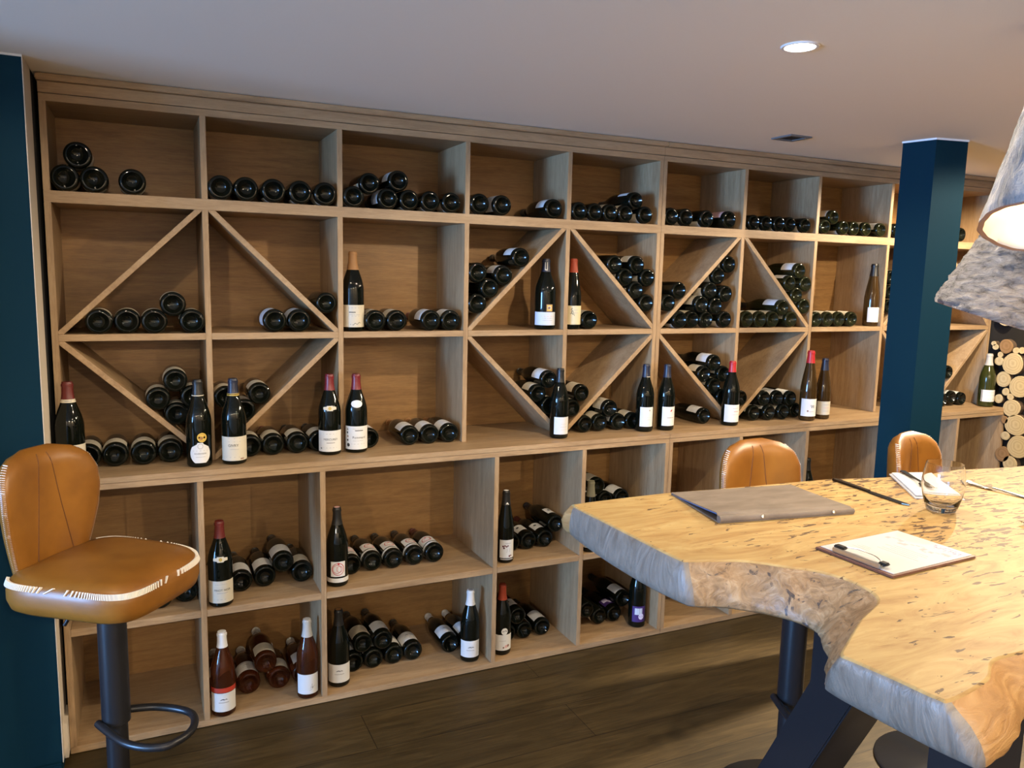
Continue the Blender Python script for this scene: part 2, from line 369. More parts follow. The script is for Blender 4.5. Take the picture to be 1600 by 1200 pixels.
for un in range(2):
    i0 = 5*un; a, b = V[i0], V[i0+5]
    xa = a - T if un == 0 else a; xb = b if un == 0 else b + T
    R_ = empty('wine_rack', (0, 0, 0)); tag(R_, UNIT[0][un], 'wine rack', 'the two halves of the wine rack')
    box('back_panel', xa + .002, xb - .002, YB, YB + .008, ZC + .001, ZT + .04, OAKB_SHADE, R_, 0)
    box('top_board', xa, xb, YF, YB, ZT, ZT + .022, OAKX, R_)
    box('fascia', xa, xb, YF - .004, YF + .016, ZT + .0235, ZT + .056, OAKX, R_)
    box('crown_moulding', xa - (.004 if un == 0 else 0), xb, YF - .027, YB, ZT + .0565, CEIL - .002, OAKX, R_, .003)
    box('shelf', xa, xb, YF, YB, Z1 - .018, Z1 + .018, OAKX, R_)
    for k in range(6):
        v = V[i0+k]; c0, c1 = v - T, v + T
        if un == 0 and k == 5: c0, c1 = v - 2*T, v - .0004
        if un == 1 and k == 0: c0, c1 = v + .0004, v + 2*T
        box('divider', c0, c1, YF, YB, Z1 + .018, ZT, OAKZ, R_)
        box('divider', c0, c1, YF, YB, ZC, Z1 - .018, OAKZ, R_)
    for k in range(5):
        i = i0 + k; x0, x1 = V[i] + T, V[i+1] - T
        if un == 0 and k == 4: x1 -= T
        if un == 1 and k == 0: x0 += T
        box('shelf', x0, x1, YF, YB, Z2 - .011, Z2 + .011, OAKX, R_)
        if k != 2:
            diagonal(R_, i, k in (0, 3), Z2, Z1, x0, x1, Z2 + .011, Z1 - .018)
            diagonal(R_, i, k in (1, 4), ZC, Z2, x0, x1, ZC, Z2 - .011)
    a, b = (0, V[5]) if un == 0 else (V[5], V[10])
    ct = box('countertop', xa, xb + (.008 if un else -.0004), YG - .001, YB + .008, ZC - .0185, ZC, OAKX, bev=.0012); tag(ct, UNIT[2][un], 'countertop', 'the two counter boards')
    L_ = empty('shelf_cabinet', (0, 0, 0)); tag(L_, UNIT[1][un], 'shelf cabinet', 'the two low shelf cabinets')
    zt = ZC - .0195
    box('back_panel', xa + .002, xb - .002, YLB, YLB + .008, .002, zt, OAKB_SHADE, L_, 0)
    box('top_board', xa, xb - (0 if un else .0004), YG, YLB, zt - .0185, zt, OAKX, L_)
    box('bottom_board', xa, xb - (0 if un else .0004), YG, YLB, .003, ZB, OAKX, L_)
    for k in range(6):
        v = W[i0+k]; c0, c1 = v - T, v + T
        if k == 5 and un == 0: c0, c1 = V[5] - 2*T, V[5] - .0004
        if k == 0 and un == 1: c0, c1 = V[5] + .0004, V[5] + 2*T
        box('divider', c0, c1, YG, YLB, ZB, zt - .0185, OAKZ, L_)
    for k in range(5):
        i = i0 + k; x0, x1 = W[i] + T, W[i+1] - T
        if un == 0 and k == 4: x1 = V[5] - 2*T
        if un == 1 and k == 0: x0 = V[5] + 2*T
        box('shelf', x0, x1, YG, YLB, ZM - .024, ZM, OAKX, L_)

# ------------------------------------------------------------------ bottles
PROF = {
 'burgundy': [(0, .020), (.010, .019), (.020, .013), (.027, .004), (.0300, .0003), (.0345, .0003), (.0385, .0035), (.040, .0095), (.040, .150), (.0394, .160), (.0375, .172), (.0340, .186), (.0290, .201), (.0240, .215), (.0195, .229), (.0166, .243), (.0152, .258), (.0146, .274), (.0160, .2745), (.0160, .2815), (.0148, .282), (.0142, .2875), (0, .2880)],
 'flute': [(0, .018), (.010, .017), (.019, .011), (.025, .003), (.0275, .0003), (.0305, .0003), (.0345, .0035), (.036, .009), (.036, .120), (.0352, .136), (.0325, .158), (.0285, .182), (.0240, .206), (.0200, .228), (.0170, .248), (.0152, .266), (.0147, .274), (.0160, .2745), (.0160, .2815), (.0148, .282), (.0142, .2875), (0, .2880)],
}
def rad(kind, z):
    p = PROF[kind][6:]
    for (r0, z0), (r1, z1) in zip(p, p[1:]):
        if z0 <= z <= z1: return r0 + (r1 - r0)*(z - z0)/max(z1 - z0, 1e-6)
    return .015
_cache = {}
def bottle_mesh(kind, glass):
    k = (kind, glass)
    if k not in _cache: _cache[k] = lathe('wine_bottle', PROF[kind], GLASSM[glass], 40, 40)
    return _cache[k]
def capsule_mesh(kind, col, z0=.232, top=None):
    k = ('cap', kind, col, z0, top)
    if k not in _cache:
        p = [(rad(kind, z0) + .0007, z0)] + [(r + .0007, z) for r, z in PROF[kind] if z > z0 + .004 and r > 0]
        p[-1] = (p[-1][0] - .001, .2886)
        v, f = lathe_data(p + [(.0105, .2890)], 24, False, True)
        me = mesh('capsule', v, f, [cm(col)] + ([cm(top)] if top else []), True, angle=40)
        if top: me.polygons[-1].material_index = 1
        _cache[k] = me
    return _cache[k]
_txt = {}
def text2d(s, size):
    if (s, size) not in _txt:
        c = bpy.data.curves.new('t', 'FONT'); c.body = s; c.size = size; c.align_x = 'CENTER'; c.align_y = 'CENTER'; c.resolution_u = 3
        o = bpy.data.objects.new('t', c); COL.objects.link(o); dg = bpy.context.evaluated_depsgraph_get(); dg.update()
        me = o.evaluated_get(dg).to_mesh()
        _txt[(s, size)] = ([(v.co.x, v.co.y) for v in me.vertices], [tuple(p.vertices) for p in me.polygons])
        o.evaluated_get(dg).to_mesh_clear(); bpy.data.objects.remove(o); bpy.data.curves.remove(c)
    return _txt[(s, size)]
def grid2d(hw, z0, z1, nu=14, nz=6):
    v, f = [], []
    for j in range(nz + 1):
        z = z0 + (z1 - z0)*j/nz; h = hw(z) if callable(hw) else hw
        v += [(-h + 2*h*i/nu, z) for i in range(nu + 1)]
    for j in range(nz):
        for i in range(nu): a = j*(nu+1) + i; f.append((a, a+1, a+nu+2, a+nu+1))
    return v, f
def disc2d(u, z, r, n=18, ring=0):
    if ring:
        v = [(u + rr*math.cos(2*PI*i/n), z + rr*math.sin(2*PI*i/n)) for rr in (r, r - ring) for i in range(n)]
        return v, [(i, (i+1) % n, n + (i+1) % n, n + i) for i in range(n)]
    v = [(u, z)] + [(u + r*math.cos(2*PI*i/n), z + r*math.sin(2*PI*i/n)) for i in range(n)]
    return v, [(0, 1 + i, 1 + (i+1) % n) for i in range(n)]
def line2d(pts, wd):
    v, f = [], []
    for (a, b), (c, d) in zip(pts, pts[1:]):
        L = math.hypot(c-a, d-b) or 1; nx, ny = -(d-b)/L*wd/2, (c-a)/L*wd/2; k = len(v)
        v += [(a+nx, b+ny), (a-nx, b-ny), (c-nx, d-ny), (c+nx, d+ny)]; f.append((k, k+1, k+2, k+3))
    return v, f
def label_mesh(name, kind, items):
    """items: (2d mesh, colour, layer) wrapped round the bottle"""
    V_, F_, FM, mats = [], [], [], []
    for (vs, fs), col, lay in items:
        m = cm(col)
        if m not in mats: mats.append(m)
        k = len(V_)
        for u, z in vs:
            r = rad(kind, z) + .0005 + .00022*lay; a = u/r
            V_.append((r*math.sin(a), -r*math.cos(a), z))
        for f in fs: F_.append(tuple(k + i for i in f)); FM.append(mats.index(m))
    me = mesh(name, V_, F_, mats, True, FM)
    return me
def bar(u, z, wd, h, nu=4): v, f = grid2d(wd/2, z - h/2, z + h/2, nu, 1); return [(a + u, b) for a, b in v], f
def txt(s, size, u, z): v, f = text2d(s, size); return [(a + u, b + z) for a, b in v], f
def lines(us, z0, dz, ws, h=.0011, col='grey'): return [(bar(us, z0 - i*dz, wd, h), col, 1) for i, wd in enumerate(ws)]
def std_label(col, z0=.018, z1=.098, half=.052, extra=()): return [(grid2d(half, z0, z1), col, 0)] + list(extra)
def mount(u, z, s=1): return [(([(u-.012*s, z-.001*s), (u-.006*s, z+.003*s), (u-.001*s, z+.0035*s), (u+.003*s, z+.0015*s), (u+.008*s, z+.0035*s), (u+.013*s, z-.001*s), (u+.007*s, z+.001*s), (u+.002*s, z-.0005*s), (u-.004*s, z+.001*s), (u-.008*s, z-.0005*s)], [(0, 1, 9), (1, 2, 8, 9), (2, 3, 7, 8), (3, 4, 6, 7), (4, 5, 6)]), 'ink', 1)]
def lying_label(style):
    k = ('lab', style)
    if k in _cache: return _cache[k]
    if style == 'cream': it = std_label('cream', .022, .085, .055, lines(0, .072, .010, (.05, .03, .044, .02), .0016))
    elif style == 'white': it = std_label('white', .020, .090, .05, lines(0, .076, .011, (.03, .046, .02, .04), .0016))
    elif style == 'bluewhite': it = std_label('bluewhite', .022, .100, .042, lines(0, .082, .012, (.02, .036, .026), .0016))
    elif style == 'redart': it = std_label('white', .030, .100, .042, [(disc2d(.004, .070, .018, 18, .004), 'red', 1), (disc2d(-.012, .066, .009), 'red', 1)] + lines(0, .042, .006, (.04, .03), .0012))
    elif style == 'band': it = [(grid2d(.036, .040, .098), 'white', 0), (grid2d(.07, .020, .034), 'white', 0)] + [(disc2d(.0, .070, .021, 22, .003), 'red', 1), (disc2d(.003, .069, .014, 22, .003), 'pink', 1), (disc2d(0, .082, .004), 'red', 1)]
    elif style == 'small': it = [(grid2d(.026, .040, .100), 'white', 0), (disc2d(-.006, .075, .007), 'ink', 1)] + lines(.004, .064, .008, (.03, .02), .0014)
    elif style == 'mount': it = std_label('white', .030, .098, .046, mount(0, .070)) + lines(0, .060, .006, (.03,), .0016)
    elif style == 'purple': it = [(grid2d(.030, .030, .085), 'purple', 0), (bar(-.006, .066, .028, .026), 'lavender', 1), (disc2d(.010, .050, .011, 10), 'lavender', 1)]
    elif style == 'pink': it = std_label('pink', .022, .105, .05, lines(0, .08, .012, (.03, .02), .0016))
    _cache[k] = label_mesh('label', 'burgundy', it); return _cache[k]
CAPS = ['black', 'maroon', 'black', 'redfoil', 'black', 'navy']
def bottle(loc, rot, kind, glass, cap, label_me=None, s=1.0, h=1.0, z0=.232, top=None):
    o = link('wine_bottle', bottle_mesh(kind, glass)); o.location = loc; o.rotation_euler = rot; o.scale = (s, s, h)
    link('capsule', capsule_mesh(kind, cap, z0, top), o)
    if label_me: link('label', label_me, o)
    return o

LY = {
't0':(.04,[(.050,-.008,1.815),(.130,-.008,1.815),(.237,-.008,1.815),(.088,-.008,1.885)]),
't1':(.04,[(.500,-.008,1.815),(.580,-.008,1.815),(.669,-.008,1.815),(.758,-.008,1.815),(.843,-.008,1.815)]),
't2':(.0375,[(.943,-.008,1.812),(1.000,-.008,1.861),(1.068,-.008,1.812),(1.106,-.008,1.877),(1.147,-.008,1.812),(1.228,-.008,1.812),(1.310,-.008,1.812)]),
't3':(.039,[(1.425,-.008,1.814),(1.518,-.008,1.814),(1.749,.006,1.814)]),
't4':(.036,[(1.859,-.008,1.811),(1.932,-.006,1.811),(2.004,-.008,1.811),(2.077,-.008,1.811),(2.124,-.008,1.866),(2.175,-.008,1.811)]),
't5':(.038,[(2.318,.006,1.813),(2.395,.006,1.813),(2.506,.006,1.813),(2.619,-.008,1.813)]),
't6':(.0345,[(2.768,.002,1.809),(2.838,-.002,1.809),(2.908,-.008,1.809),(2.978,-.004,1.809),(3.066,-.008,1.809)]),
't7':(.034,[(3.191,-.008,1.809),(3.242,-.008,1.855),(3.312,-.008,1.809),(3.381,-.008,1.809),(3.461,-.008,1.809),(3.562,-.008,1.809)]),
't8':(.036,[(3.676,-.008,1.811)]),
't9':(.036,[(4.152,-.008,1.811)]),
'u0b':(.04,[(.124,-.008,1.374),(.205,.006,1.374),(.285,-.008,1.374),(.343,-.004,1.430),(.400,-.008,1.374)]),
'u1b':(.04,[(.668,.006,1.374),(.751,.006,1.374)]),
'u1a':(.037,[(.845,-.001,1.437)]),
'u2':(.039,[(1.026,.006,1.373),(1.106,.006,1.373),(1.240,.006,1.373),(1.319,.006,1.373)]),
'u3a':(.0385,[(1.425,-.001,1.556),(1.533,-.001,1.548),(1.606,-.001,1.618),(1.475,-.001,1.497),(1.425,-.001,1.438)]),
'u4a':(.038,[(2.039,-.001,1.604),(2.149,-.001,1.604),(2.094,-.001,1.551),(2.204,-.001,1.551),(2.149,-.001,1.498),(2.204,-.001,1.444)]),
'u4b':(.038,[(1.932,.006,1.372)]),
'u5a':(.038,[(2.372,-.001,1.499),(2.318,-.001,1.445)]),
'u5b':(.038,[(2.642,.003,1.618),(2.584,.003,1.567),(2.545,.003,1.502),(2.632,.003,1.487),(2.500,.003,1.440),(2.579,.003,1.432),(2.380,-.008,1.372),(2.456,.006,1.372),(2.533,.006,1.372),(2.638,.006,1.372)]),
'u6a':(.0365,[(3.060,-.001,1.599),(3.003,-.001,1.541),(3.101,-.001,1.538),(3.050,-.001,1.486),(3.101,-.001,1.433)]),
'u6b':(.038,[(2.768,.006,1.372),(2.845,.006,1.372),(2.921,.006,1.372),(3.030,.002,1.372),(2.976,.005,1.425)]),
'u7':(.037,[(3.194,.006,1.371),(3.269,.006,1.371),(3.344,.006,1.371),(3.429,.006,1.371)]),
'u8a':(.036,[(3.676,-.001,1.580),(3.676,-.001,1.508),(3.676,-.001,1.435)]),
'c0b':(.04,[(.073,.004,.937),(.153,.004,.937),(.238,-.002,.937),(.319,.004,.937)]),
'c0a':(.038,[(.287,-.001,1.117),(.342,-.001,1.176),(.343,-.001,1.063),(.394,-.001,1.120)]),
'c1a':(.038,[(.610,-.001,1.121),(.558,-.001,1.065),(.498,-.001,1.113)]),
'c1b':(.039,[(.576,.004,.936),(.654,.004,.936),(.738,.004,.936),(.817,.004,.936)]),
'c2':(.038,[(1.000,.004,.935),(1.158,.004,.935),(1.238,.004,.935),(1.318,.004,.935)]),
'c3a':(.037,[(1.746,-.001,1.131),(1.698,-.001,1.075),(1.751,-.001,1.022)]),
'c4a':(.037,[(1.901,-.001,1.068),(1.860,-.001,1.006)]),
'c4b':(.037,[(1.926,.004,.934),(2.000,.004,.936),(2.047,.004,.994),(2.092,.004,.934),(2.166,.004,.934)]),
'c5a':(.037,[(2.588,-.001,1.177),(2.534,-.001,1.127),(2.643,-.001,1.125),(2.593,-.001,1.071),(2.647,-.001,1.019)]),
'c5b':(.037,[(2.551,.004,.934)]),
'c6a':(.037,[(2.754,-.001,1.007)]),
'c6b':(.037,[(2.883,-.013,1.002),(2.965,-.013,1.000),(3.047,-.013,.994),(2.833,-.006,.934),(2.914,-.020,.934),(2.998,-.024,.934),(3.091,-.003,.934)]),
'c9a':(.037,[(4.167,-.001,1.084)]),
'c9b':(.036,[(4.153,.004,.933),(4.224,.004,.944),(4.304,.004,.933)]),
'm0':(.04,[(.269,-.071,.458),(.350,-.046,.458)]),
'm1':(.039,[(.532,-.022,.457),(.615,-.005,.457),(.678,-.012,.504),(.746,-.009,.457)]),
'm2':(.039,[(.928,-.006,.457),(1.011,.002,.457),(1.093,-.002,.457),(1.179,.002,.457),(1.261,.002,.457)]),
'm3':(.038,[(1.597,.002,.456),(1.673,.002,.456),(1.750,.002,.456),(1.799,.002,.515)]),
'm4':(.038,[(1.9545,.002,.595),(2.0395,.002,.595),(2.1245,.002,.595),(1.997,.002,.6585),(1.912,.002,.531),(1.997,.002,.531),(2.082,.002,.531),(2.167,.002,.531),(1.900,.002,.456),(1.985,.002,.456),(2.070,.002,.456),(2.155,.002,.456)]),
'b1':(.04,[(.551,-.017,.066),(.656,-.020,.066),(.611,-.012,.132),(.452,.002,.066),(.743,-.013,.066)]),
'b2':(.039,[(.935,-.003,.065),(1.014,-.003,.065),(1.096,-.001,.065),(1.174,-.001,.065),(.972,-.001,.134),(1.052,-.001,.133),(1.333,.002,.065),(1.411,.002,.068)]),
'b3':(.038,[(1.587,.002,.064),(1.665,.002,.064),(1.750,.002,.064),(1.632,.002,.132)]),
'b4':(.038,[(1.968,.002,.104),(2.034,.002,.064),(2.110,.002,.064),(2.154,.002,.126)]),
}
# bottles whose label faces up and shows: cell -> {index: style} ('*' = all)
VIS = {'t1': {1: 'cream', 2: 'cream'}, 't2': {2: 'bluewhite', 3: 'white'}, 't3': {1: 'white', 2: 'white'}, 't4': {4: 'redart', 2: 'cream', 3: 'cream'}, 't5': {3: 'pink'}, 't7': {5: 'white', 4: 'cream', 1: 'cream'},
 'u0b': {'*': 'cream'}, 'u1b': {'*': 'bluewhite'}, 'u2': {'*': 'cream', 2: 'white', 3: 'white'}, 'u3a': {1: 'white', 2: 'white'}, 'u4a': {1: 'cream'}, 'u4b': {0: 'cream'}, 'u5b': {4: 'cream', 7: 'cream'},
 'u6a': {0: 'white', 1: 'white', 3: 'white', 4: 'white'}, 'u6b': {'*': 'cream', 4: 'bluewhite'}, 'u7': {'*': 'cream'}, 'u8a': {0: 'cream'}, 'c0b': {'*': 'cream'}, 'c0a': {'*': 'cream'}, 'c1a': {'*': 'cream'}, 'c1b': {'*': 'cream'},
 'c2': {'*': 'white'}, 'c3a': {'*': 'cream', 0: 'white'}, 'c4a': {'*': 'cream'}, 'c4b': {'*': 'cream', 3: 'white'}, 'c5a': {'*': 'cream', 0: 'white'}, 'c5b': {0: 'white'}, 'c6b': {'*': 'cream', 1: 'white', 2: 'white'}, 'c9b': {'*': 'white'},
 'm1': {'*': 'white', 3: 'cream'}, 'm2': {'*': 'band'}, 'm3': {'*': 'small'}, 'm4': {'*': 'white', 3: 'cream'}, 'b1': {'*': 'mount', 1: 'cream', 2: 'cream'}, 'b2': {'*': 'mount', 4: 'cream'}, 'b3': {'*': 'small', 2: 'white'}, 'b4': {2: 'purple', 3: 'white'}}
ORD = ['first', 'second', 'third', 'fourth', 'fifth', 'sixth', 'seventh', 'eighth', 'ninth', 'tenth']
ROWN = {'t': 'top row', 'u': 'upper diamond row', 'c': 'row above the counter', 'm': 'shelf below the counter', 'b': 'bottom row'}
ROWG = {'t': 'bottles lying in the top row', 'u': 'bottles lying in the upper diamond row', 'c': 'bottles lying on the counter row', 'm': 'bottles lying under the counter', 'b': 'bottles lying in the bottom row'}
STYN = {'cream': 'cream-labelled', 'white': 'white-labelled', 'bluewhite': 'pale-blue-labelled', 'redart': 'red-and-white-labelled', 'band': 'red-circle-labelled', 'small': 'small-labelled', 'mount': 'white-labelled', 'purple': 'purple-labelled', 'pink': 'pink-labelled'}
rb = random.Random(11)
RX = Matrix.Rotation(-PI/2, 3, 'X')
for ck, (R, pts) in LY.items():
    row, colN = ck[0], int(ck[1])
    # tiers by height
    zs = sorted({p[2] for p in pts}); tiers = []
    for z in zs:
        if tiers and z - tiers[-1][-1] < .022: tiers[-1].append(z)
        else: tiers.append([z])
    vis = VIS.get(ck, {})
    for i, (x, y, z) in enumerate(pts):
        ti = next(k for k, t in enumerate(tiers) if z in t)
        mates = sorted(p[0] for p in pts if p[2] in tiers[ti]); oi = mates.index(x)
        style = vis.get(i, vis.get('*'))
        roll = rb.uniform(-.35, .35) if style else PI + rb.uniform(-.6, .6)
        if ck == 't1' and style: roll = 2.1 if i == 1 else 2.7
        if ck in ('u1b',) or (ck, i) in (('t2', 2), ('t3', 1)): roll = -1.0
        glass = 'rose' if ck == 'b1' else 'olive' if ck in ('u6a', 'u6b', 'u7', 't7') else 'dark'
        cap = 'tan' if ck == 'c2' else 'white' if (ck == 'b2' and i in (6, 7)) or ck == 'b1' else rb.choice(CAPS)
        e = (RX @ Matrix.Rotation(roll, 3, 'Z')).to_euler()
        s = R/.0402
        o = bottle((x, y, z), e, 'burgundy', glass, cap, lying_label(style or 'cream'), s, 1.0)
        adj = (STYN[style] + ' ' if style else '') + ('pink' if glass == 'rose' else 'dark')
        pos = f'{ORD[oi]} from left' if len(mates) > 1 else ('lying alone' if len(pts) == 1 else 'alone')
        if len(tiers) > 1:
            tn = ['lower', 'upper'] if len(tiers) == 2 else ['lowest', 'second', 'top'] if len(tiers) == 3 else ['lowest', 'second', 'third', 'fourth', 'fifth', 'sixth']
            t_ = f'{tn[ti]} tier'
            if len(tiers) > 3 and ti == len(tiers) - 1: t_ = 'top tier'
            pos = (pos + ', ' if len(mates) > 1 else 'alone in ') + t_
        sl = {'a': ' above slant,', 'b': ' below slant,'}.get(ck[2:], '')
        tag(o, f'{adj} bottle, {pos},{sl} {ROWN[row]}, {ORD[colN]} compartment', 'wine bottle', ROWG[row])

# ---- standing bottles
def shield(z):
    t = (z - .016)/.062
    return .034*math.sin(PI*min(max(t*.86 + .07, 0), 1))**.45 if t < .86 else .034*max(.25, 1 - (t - .8)*3.2)
def oval(zc, hz, hu): return lambda z: hu*math.sqrt(max(0, 1 - ((z - zc)/hz)**2)) + .0003
def stand(loc, yaw, kind, glass, cap, items, label, s=1.0, h=1.0, z0=.232, extra=(), top=None):
    o = bottle(loc, (0, 0, yaw), kind, glass, cap, label_mesh('label', kind, items), s, h, z0, top)
    for nm, it in extra: link(nm, label_mesh(nm, kind, it), o)
    tag(o, label, 'wine bottle', 'standing wine bottles'); return o
Y2 = Z2 + .011
WL = lambda z0, z1, half, col='white', ex=(): [(grid2d(half, z0, z1), col, 0)] + list(ex)
CREST = lambda z: [('neck_label', [(grid2d(lambda q: .024 if abs(q - z) < .0055 else .011, z - .009, z + .009, 10, 12), 'cream', 0), (disc2d(0, z, .006), 'gold', 1), (disc2d(0, z, .004, 14, .0012), 'ink', 2)])]
stand((.950, .045, Y2), 0, 'burgundy', 'dark', 'tan', WL(.016, .096, .052, 'cream', [(bar(0, .086, .05, .0014), 'grey', 1), (bar(-.012, .070, .024, .003), 'ink', 1), (bar(-.004, .061, .042, .0014), 'grey', 1), (bar(0, .056, .05, .0014), 'grey', 1), (line2d([(-.02, .026), (-.008, .024), (-.002, .031), (.006, .026), (.014, .034), (.02, .030)], .0014), 'ink', 1)]), 'dark bottle with tan capsule and cream label standing in the second plain compartment', z0=.222)
stand((1.743, .05, Y2), -0.42, 'burgundy', 'dark', 'navy', WL(.018, .072, .048, 'bluewhite', [(bar(.01, .055, .05, .0022), 'pink', 1), (bar(.01, .047, .044, .0012), 'grey', 1), (bar(.01, .038, .04, .0012), 'grey', 1)]), 'broad bottle with square gold seal above a pale label, standing under slant', 1.08, .985, .236, [('seal', [(bar(.016, .089, .026, .030), 'brownink', 0), (bar(.016, .089, .021, .025), 'gold', 1), (disc2d(.016, .090, .008), 'cream', 2), (disc2d(.014, .089, .005), 'brownink', 3)]), ('neck_label', [(bar(0, .262, .010, .040), 'cream', 4), (bar(0, .262, .006, .034), 'ink', 5)])])
stand((1.866, .04, Y2), -0.3, 'flute', 'dark', 'rust', WL(.020, .097, .048, 'ivory', [(line2d([(-.014, .080), (-.008, .088), (-.011, .072), (-.003, .060), (-.012, .068), (-.016, .062), (-.006, .078), (.002, .056)], .0016), 'ink', 1), (bar(.01, .080, .02, .0014), 'grey', 1), (bar(.01, .068, .02, .0014), 'grey', 1)]), 'slim bottle with rust capsule and ivory label beside a single lying bottle', .97)
stand((3.604, .05, Y2), -0.35, 'flute', 'brown', 'black', WL(.020, .088, .034, 'white', [(txt('C', .016, .006, .048), 'grey', 1), (bar(.006, .036, .014, .0012), 'grey', 1)]), 'brown bottle with black capsule and small white label standing beside four lying bottles', 1.05, 1.08)
# on the counter
stand((.030, -.050, ZC), .10, 'burgundy', 'dark', 'maroon', WL(.022, .098, .056, 'cream', [(txt('FLEURIE', .0135, .004, .066), 'ink', 1), (bar(.004, .054, .04, .0016), 'grey', 1), (bar(.004, .034, .03, .0012), 'grey', 1)]), 'dark bottle with white neck band and cream FLEURIE label behind the tan stool', 1.05, 1.02, .236, [('neck_label', [(grid2d(.05, .226, .236, 20, 2), 'cream', 0), (bar(0, .231, .02, .0035), 'grey', 1)])])
stand((.406, -.058, ZC), .02, 'burgundy', 'dark', 'black', [(grid2d(shield, .016, .084, 14, 14), 'white', 0), (disc2d(0, .072, .009, 16, .0016), 'grey', 1), (txt('BOURGOGNE', .0062, 0, .047), 'ink', 1), (bar(0, .057, .046, .0014), 'grey', 1), (bar(0, .036, .03, .0012), 'grey', 1)], 'dark bottle with shield-shaped white label and gold medal standing on the counter', 1.0, 1.0, .240, [('medal', [(disc2d(.006, .101, .0155, 24), 'gold', 0), (disc2d(.006, .101, .012, 24, .0012), 'tan', 1), (disc2d(.004, .099, .006, 8), 'tan', 1)]), ('neck_band', [(grid2d(.05, .236, .2385, 20, 1), 'cream', 3)])])
stand((.517, -.055, ZC), -0.08, 'burgundy', 'dark', 'navy', WL(.014, .096, .054, 'cream', [(txt('GIVRY', .0125, -.004, .066), 'ink', 1), (bar(0, .090, .07, .0014), 'grey', 1), (bar(0, .079, .07, .0016), 'grey', 1), (bar(0, .053, .03, .0012), 'grey', 1), (bar(0, .026, .06, .0014), 'grey', 1), (bar(.026, .020, .014, .004), 'brownink', 1)]), 'dark bottle with black capsule, gold neck rings and cream GIVRY label on the counter', 1.0, 1.0, .238, [('neck_band', [(grid2d(.05, .232, .2345, 20, 1), 'gold', 3), (grid2d(.05, .2375, .239, 20, 1), 'gold', 6)])])
stand((.847, -.024, ZC), -0.18, 'burgundy', 'dark', 'redfoil', WL(.014, .090, .052, 'white', [(txt('MERCUREY', .0105, .002, .058), 'ink', 1), (bar(0, .078, .05, .0012), 'grey', 1), (bar(.002, .046, .03, .0016), 'ink', 1), (bar(0, .028, .05, .0012), 'grey', 1), (bar(-.034, .026, .006, .004), 'ink', 1)]), 'red-capped bottle with winged crest on shoulder and white MERCUREY label', 1.0, 1.0, .232, CREST(.170))
stand((.945, -.018, ZC), -0.18, 'burgundy', 'dark', 'redfoil', WL(.014, .100, .052, 'white', [(txt('Pommard', .0125, .008, .058), 'ink', 1), (bar(.008, .084, .03, .0028), 'ink', 1), (bar(.004, .090, .04, .0012), 'grey', 1), (bar(.004, .046, .04, .0012), 'grey', 1), (bar(.004, .034, .05, .0012), 'grey', 1), (disc2d(-.034, .030, .007, 9), 'ink', 1), (disc2d(-.037, .048, .004, 8), 'ink', 1), (disc2d(-.036, .062, .0035, 8), 'brownink', 1), (disc2d(-.038, .076, .004, 8), 'ink', 1), (disc2d(-.037, .088, .003, 8), 'olive', 1)]), 'red-capped bottle with oval neck label and white Pommard label', 1.0, .99, .232, [('neck_label', [(grid2d(oval(.182, .0135, .0205), .1686, .1954, 12, 14), 'white', 0), (bar(0, .182, .018, .003), 'bluewhite', 1)])])
stand((1.776, -.040, ZC), -0.15, 'burgundy', 'dark', 'black', WL(.019, .091, .036, 'white', [(bar(.008, .062, .028, .0014), 'cream', 1), (bar(.008, .050, .034, .0016), 'cream', 1), (bar(.008, .038, .028, .0014), 'cream', 1)]), 'black-capped bottle with plain white label where the two slants meet', .95, .985)
stand((2.196, -.034, ZC), -0.29, 'burgundy', 'dark', 'navy', WL(.024, .108, .033, 'white', [(disc2d(.012, .094, .003, 8), 'olive', 1), (bar(.004, .064, .05, .0016), 'cream', 1), (bar(.004, .054, .03, .0014), 'cream', 1), (bar(.004, .034, .04, .0014), 'cream', 1)]), 'dark bottle with plain tall white label just before the rack joint', .95, 1.0, .234, [('neck_band', [(bar(.008, .236, .02, .002), 'cream', 3)])])
stand((2.303, -.038, ZC), -0.12, 'burgundy', 'dark', 'navy', WL(.022, .106, .036, 'white', [(([(.002, .086), (.006, .092), (.014, .095), (.011, .088), (.006, .084)], [(0, 1, 2, 3, 4)]), 'red', 1), (bar(.006, .058, .036, .003), 'grey', 1)]), 'dark bottle with small red bird mark on its white label, past the rack joint', .95, .99)
stand((2.656, -.042, ZC), -0.29, 'burgundy', 'dark', 'brightred', WL(.018, .096, .044, 'white', [(bar(.012, .080, .034, .0016), 'grey', 1), (bar(.014, .066, .026, .004), 'pink', 1), (bar(.008, .052, .04, .0012), 'grey', 1), (bar(.004, .028, .05, .0012), 'grey', 1)]), 'bottle with bright red capsule and white label standing where slants meet', .97, 1.01, .240)
stand((3.105, -.062, ZC), -0.45, 'flute', 'brown', 'brightred', WL(.020, .092, .042, 'white', [(txt('W', .020, .012, .060), 'ink', 1), (disc2d(-.010, .042, .004, 8), 'brownink', 1), (bar(.008, .040, .024, .0016), 'grey', 1)]), 'tall brown bottle with red capsule and large letter on white label', 1.06, 1.15, .238)
stand((3.212, -.050, ZC), -0.4, 'flute', 'brown', 'navy', WL(.022, .086, .040, 'cream', [(bar(.006, .070, .03, .0016), 'grey', 1), (bar(.008, .056, .036, .0022), 'pink', 1), (bar(.006, .040, .03, .0014), 'grey', 1)]), 'brown bottle with dark capsule and cream label beside the tall red-capped one', .99, 1.01)
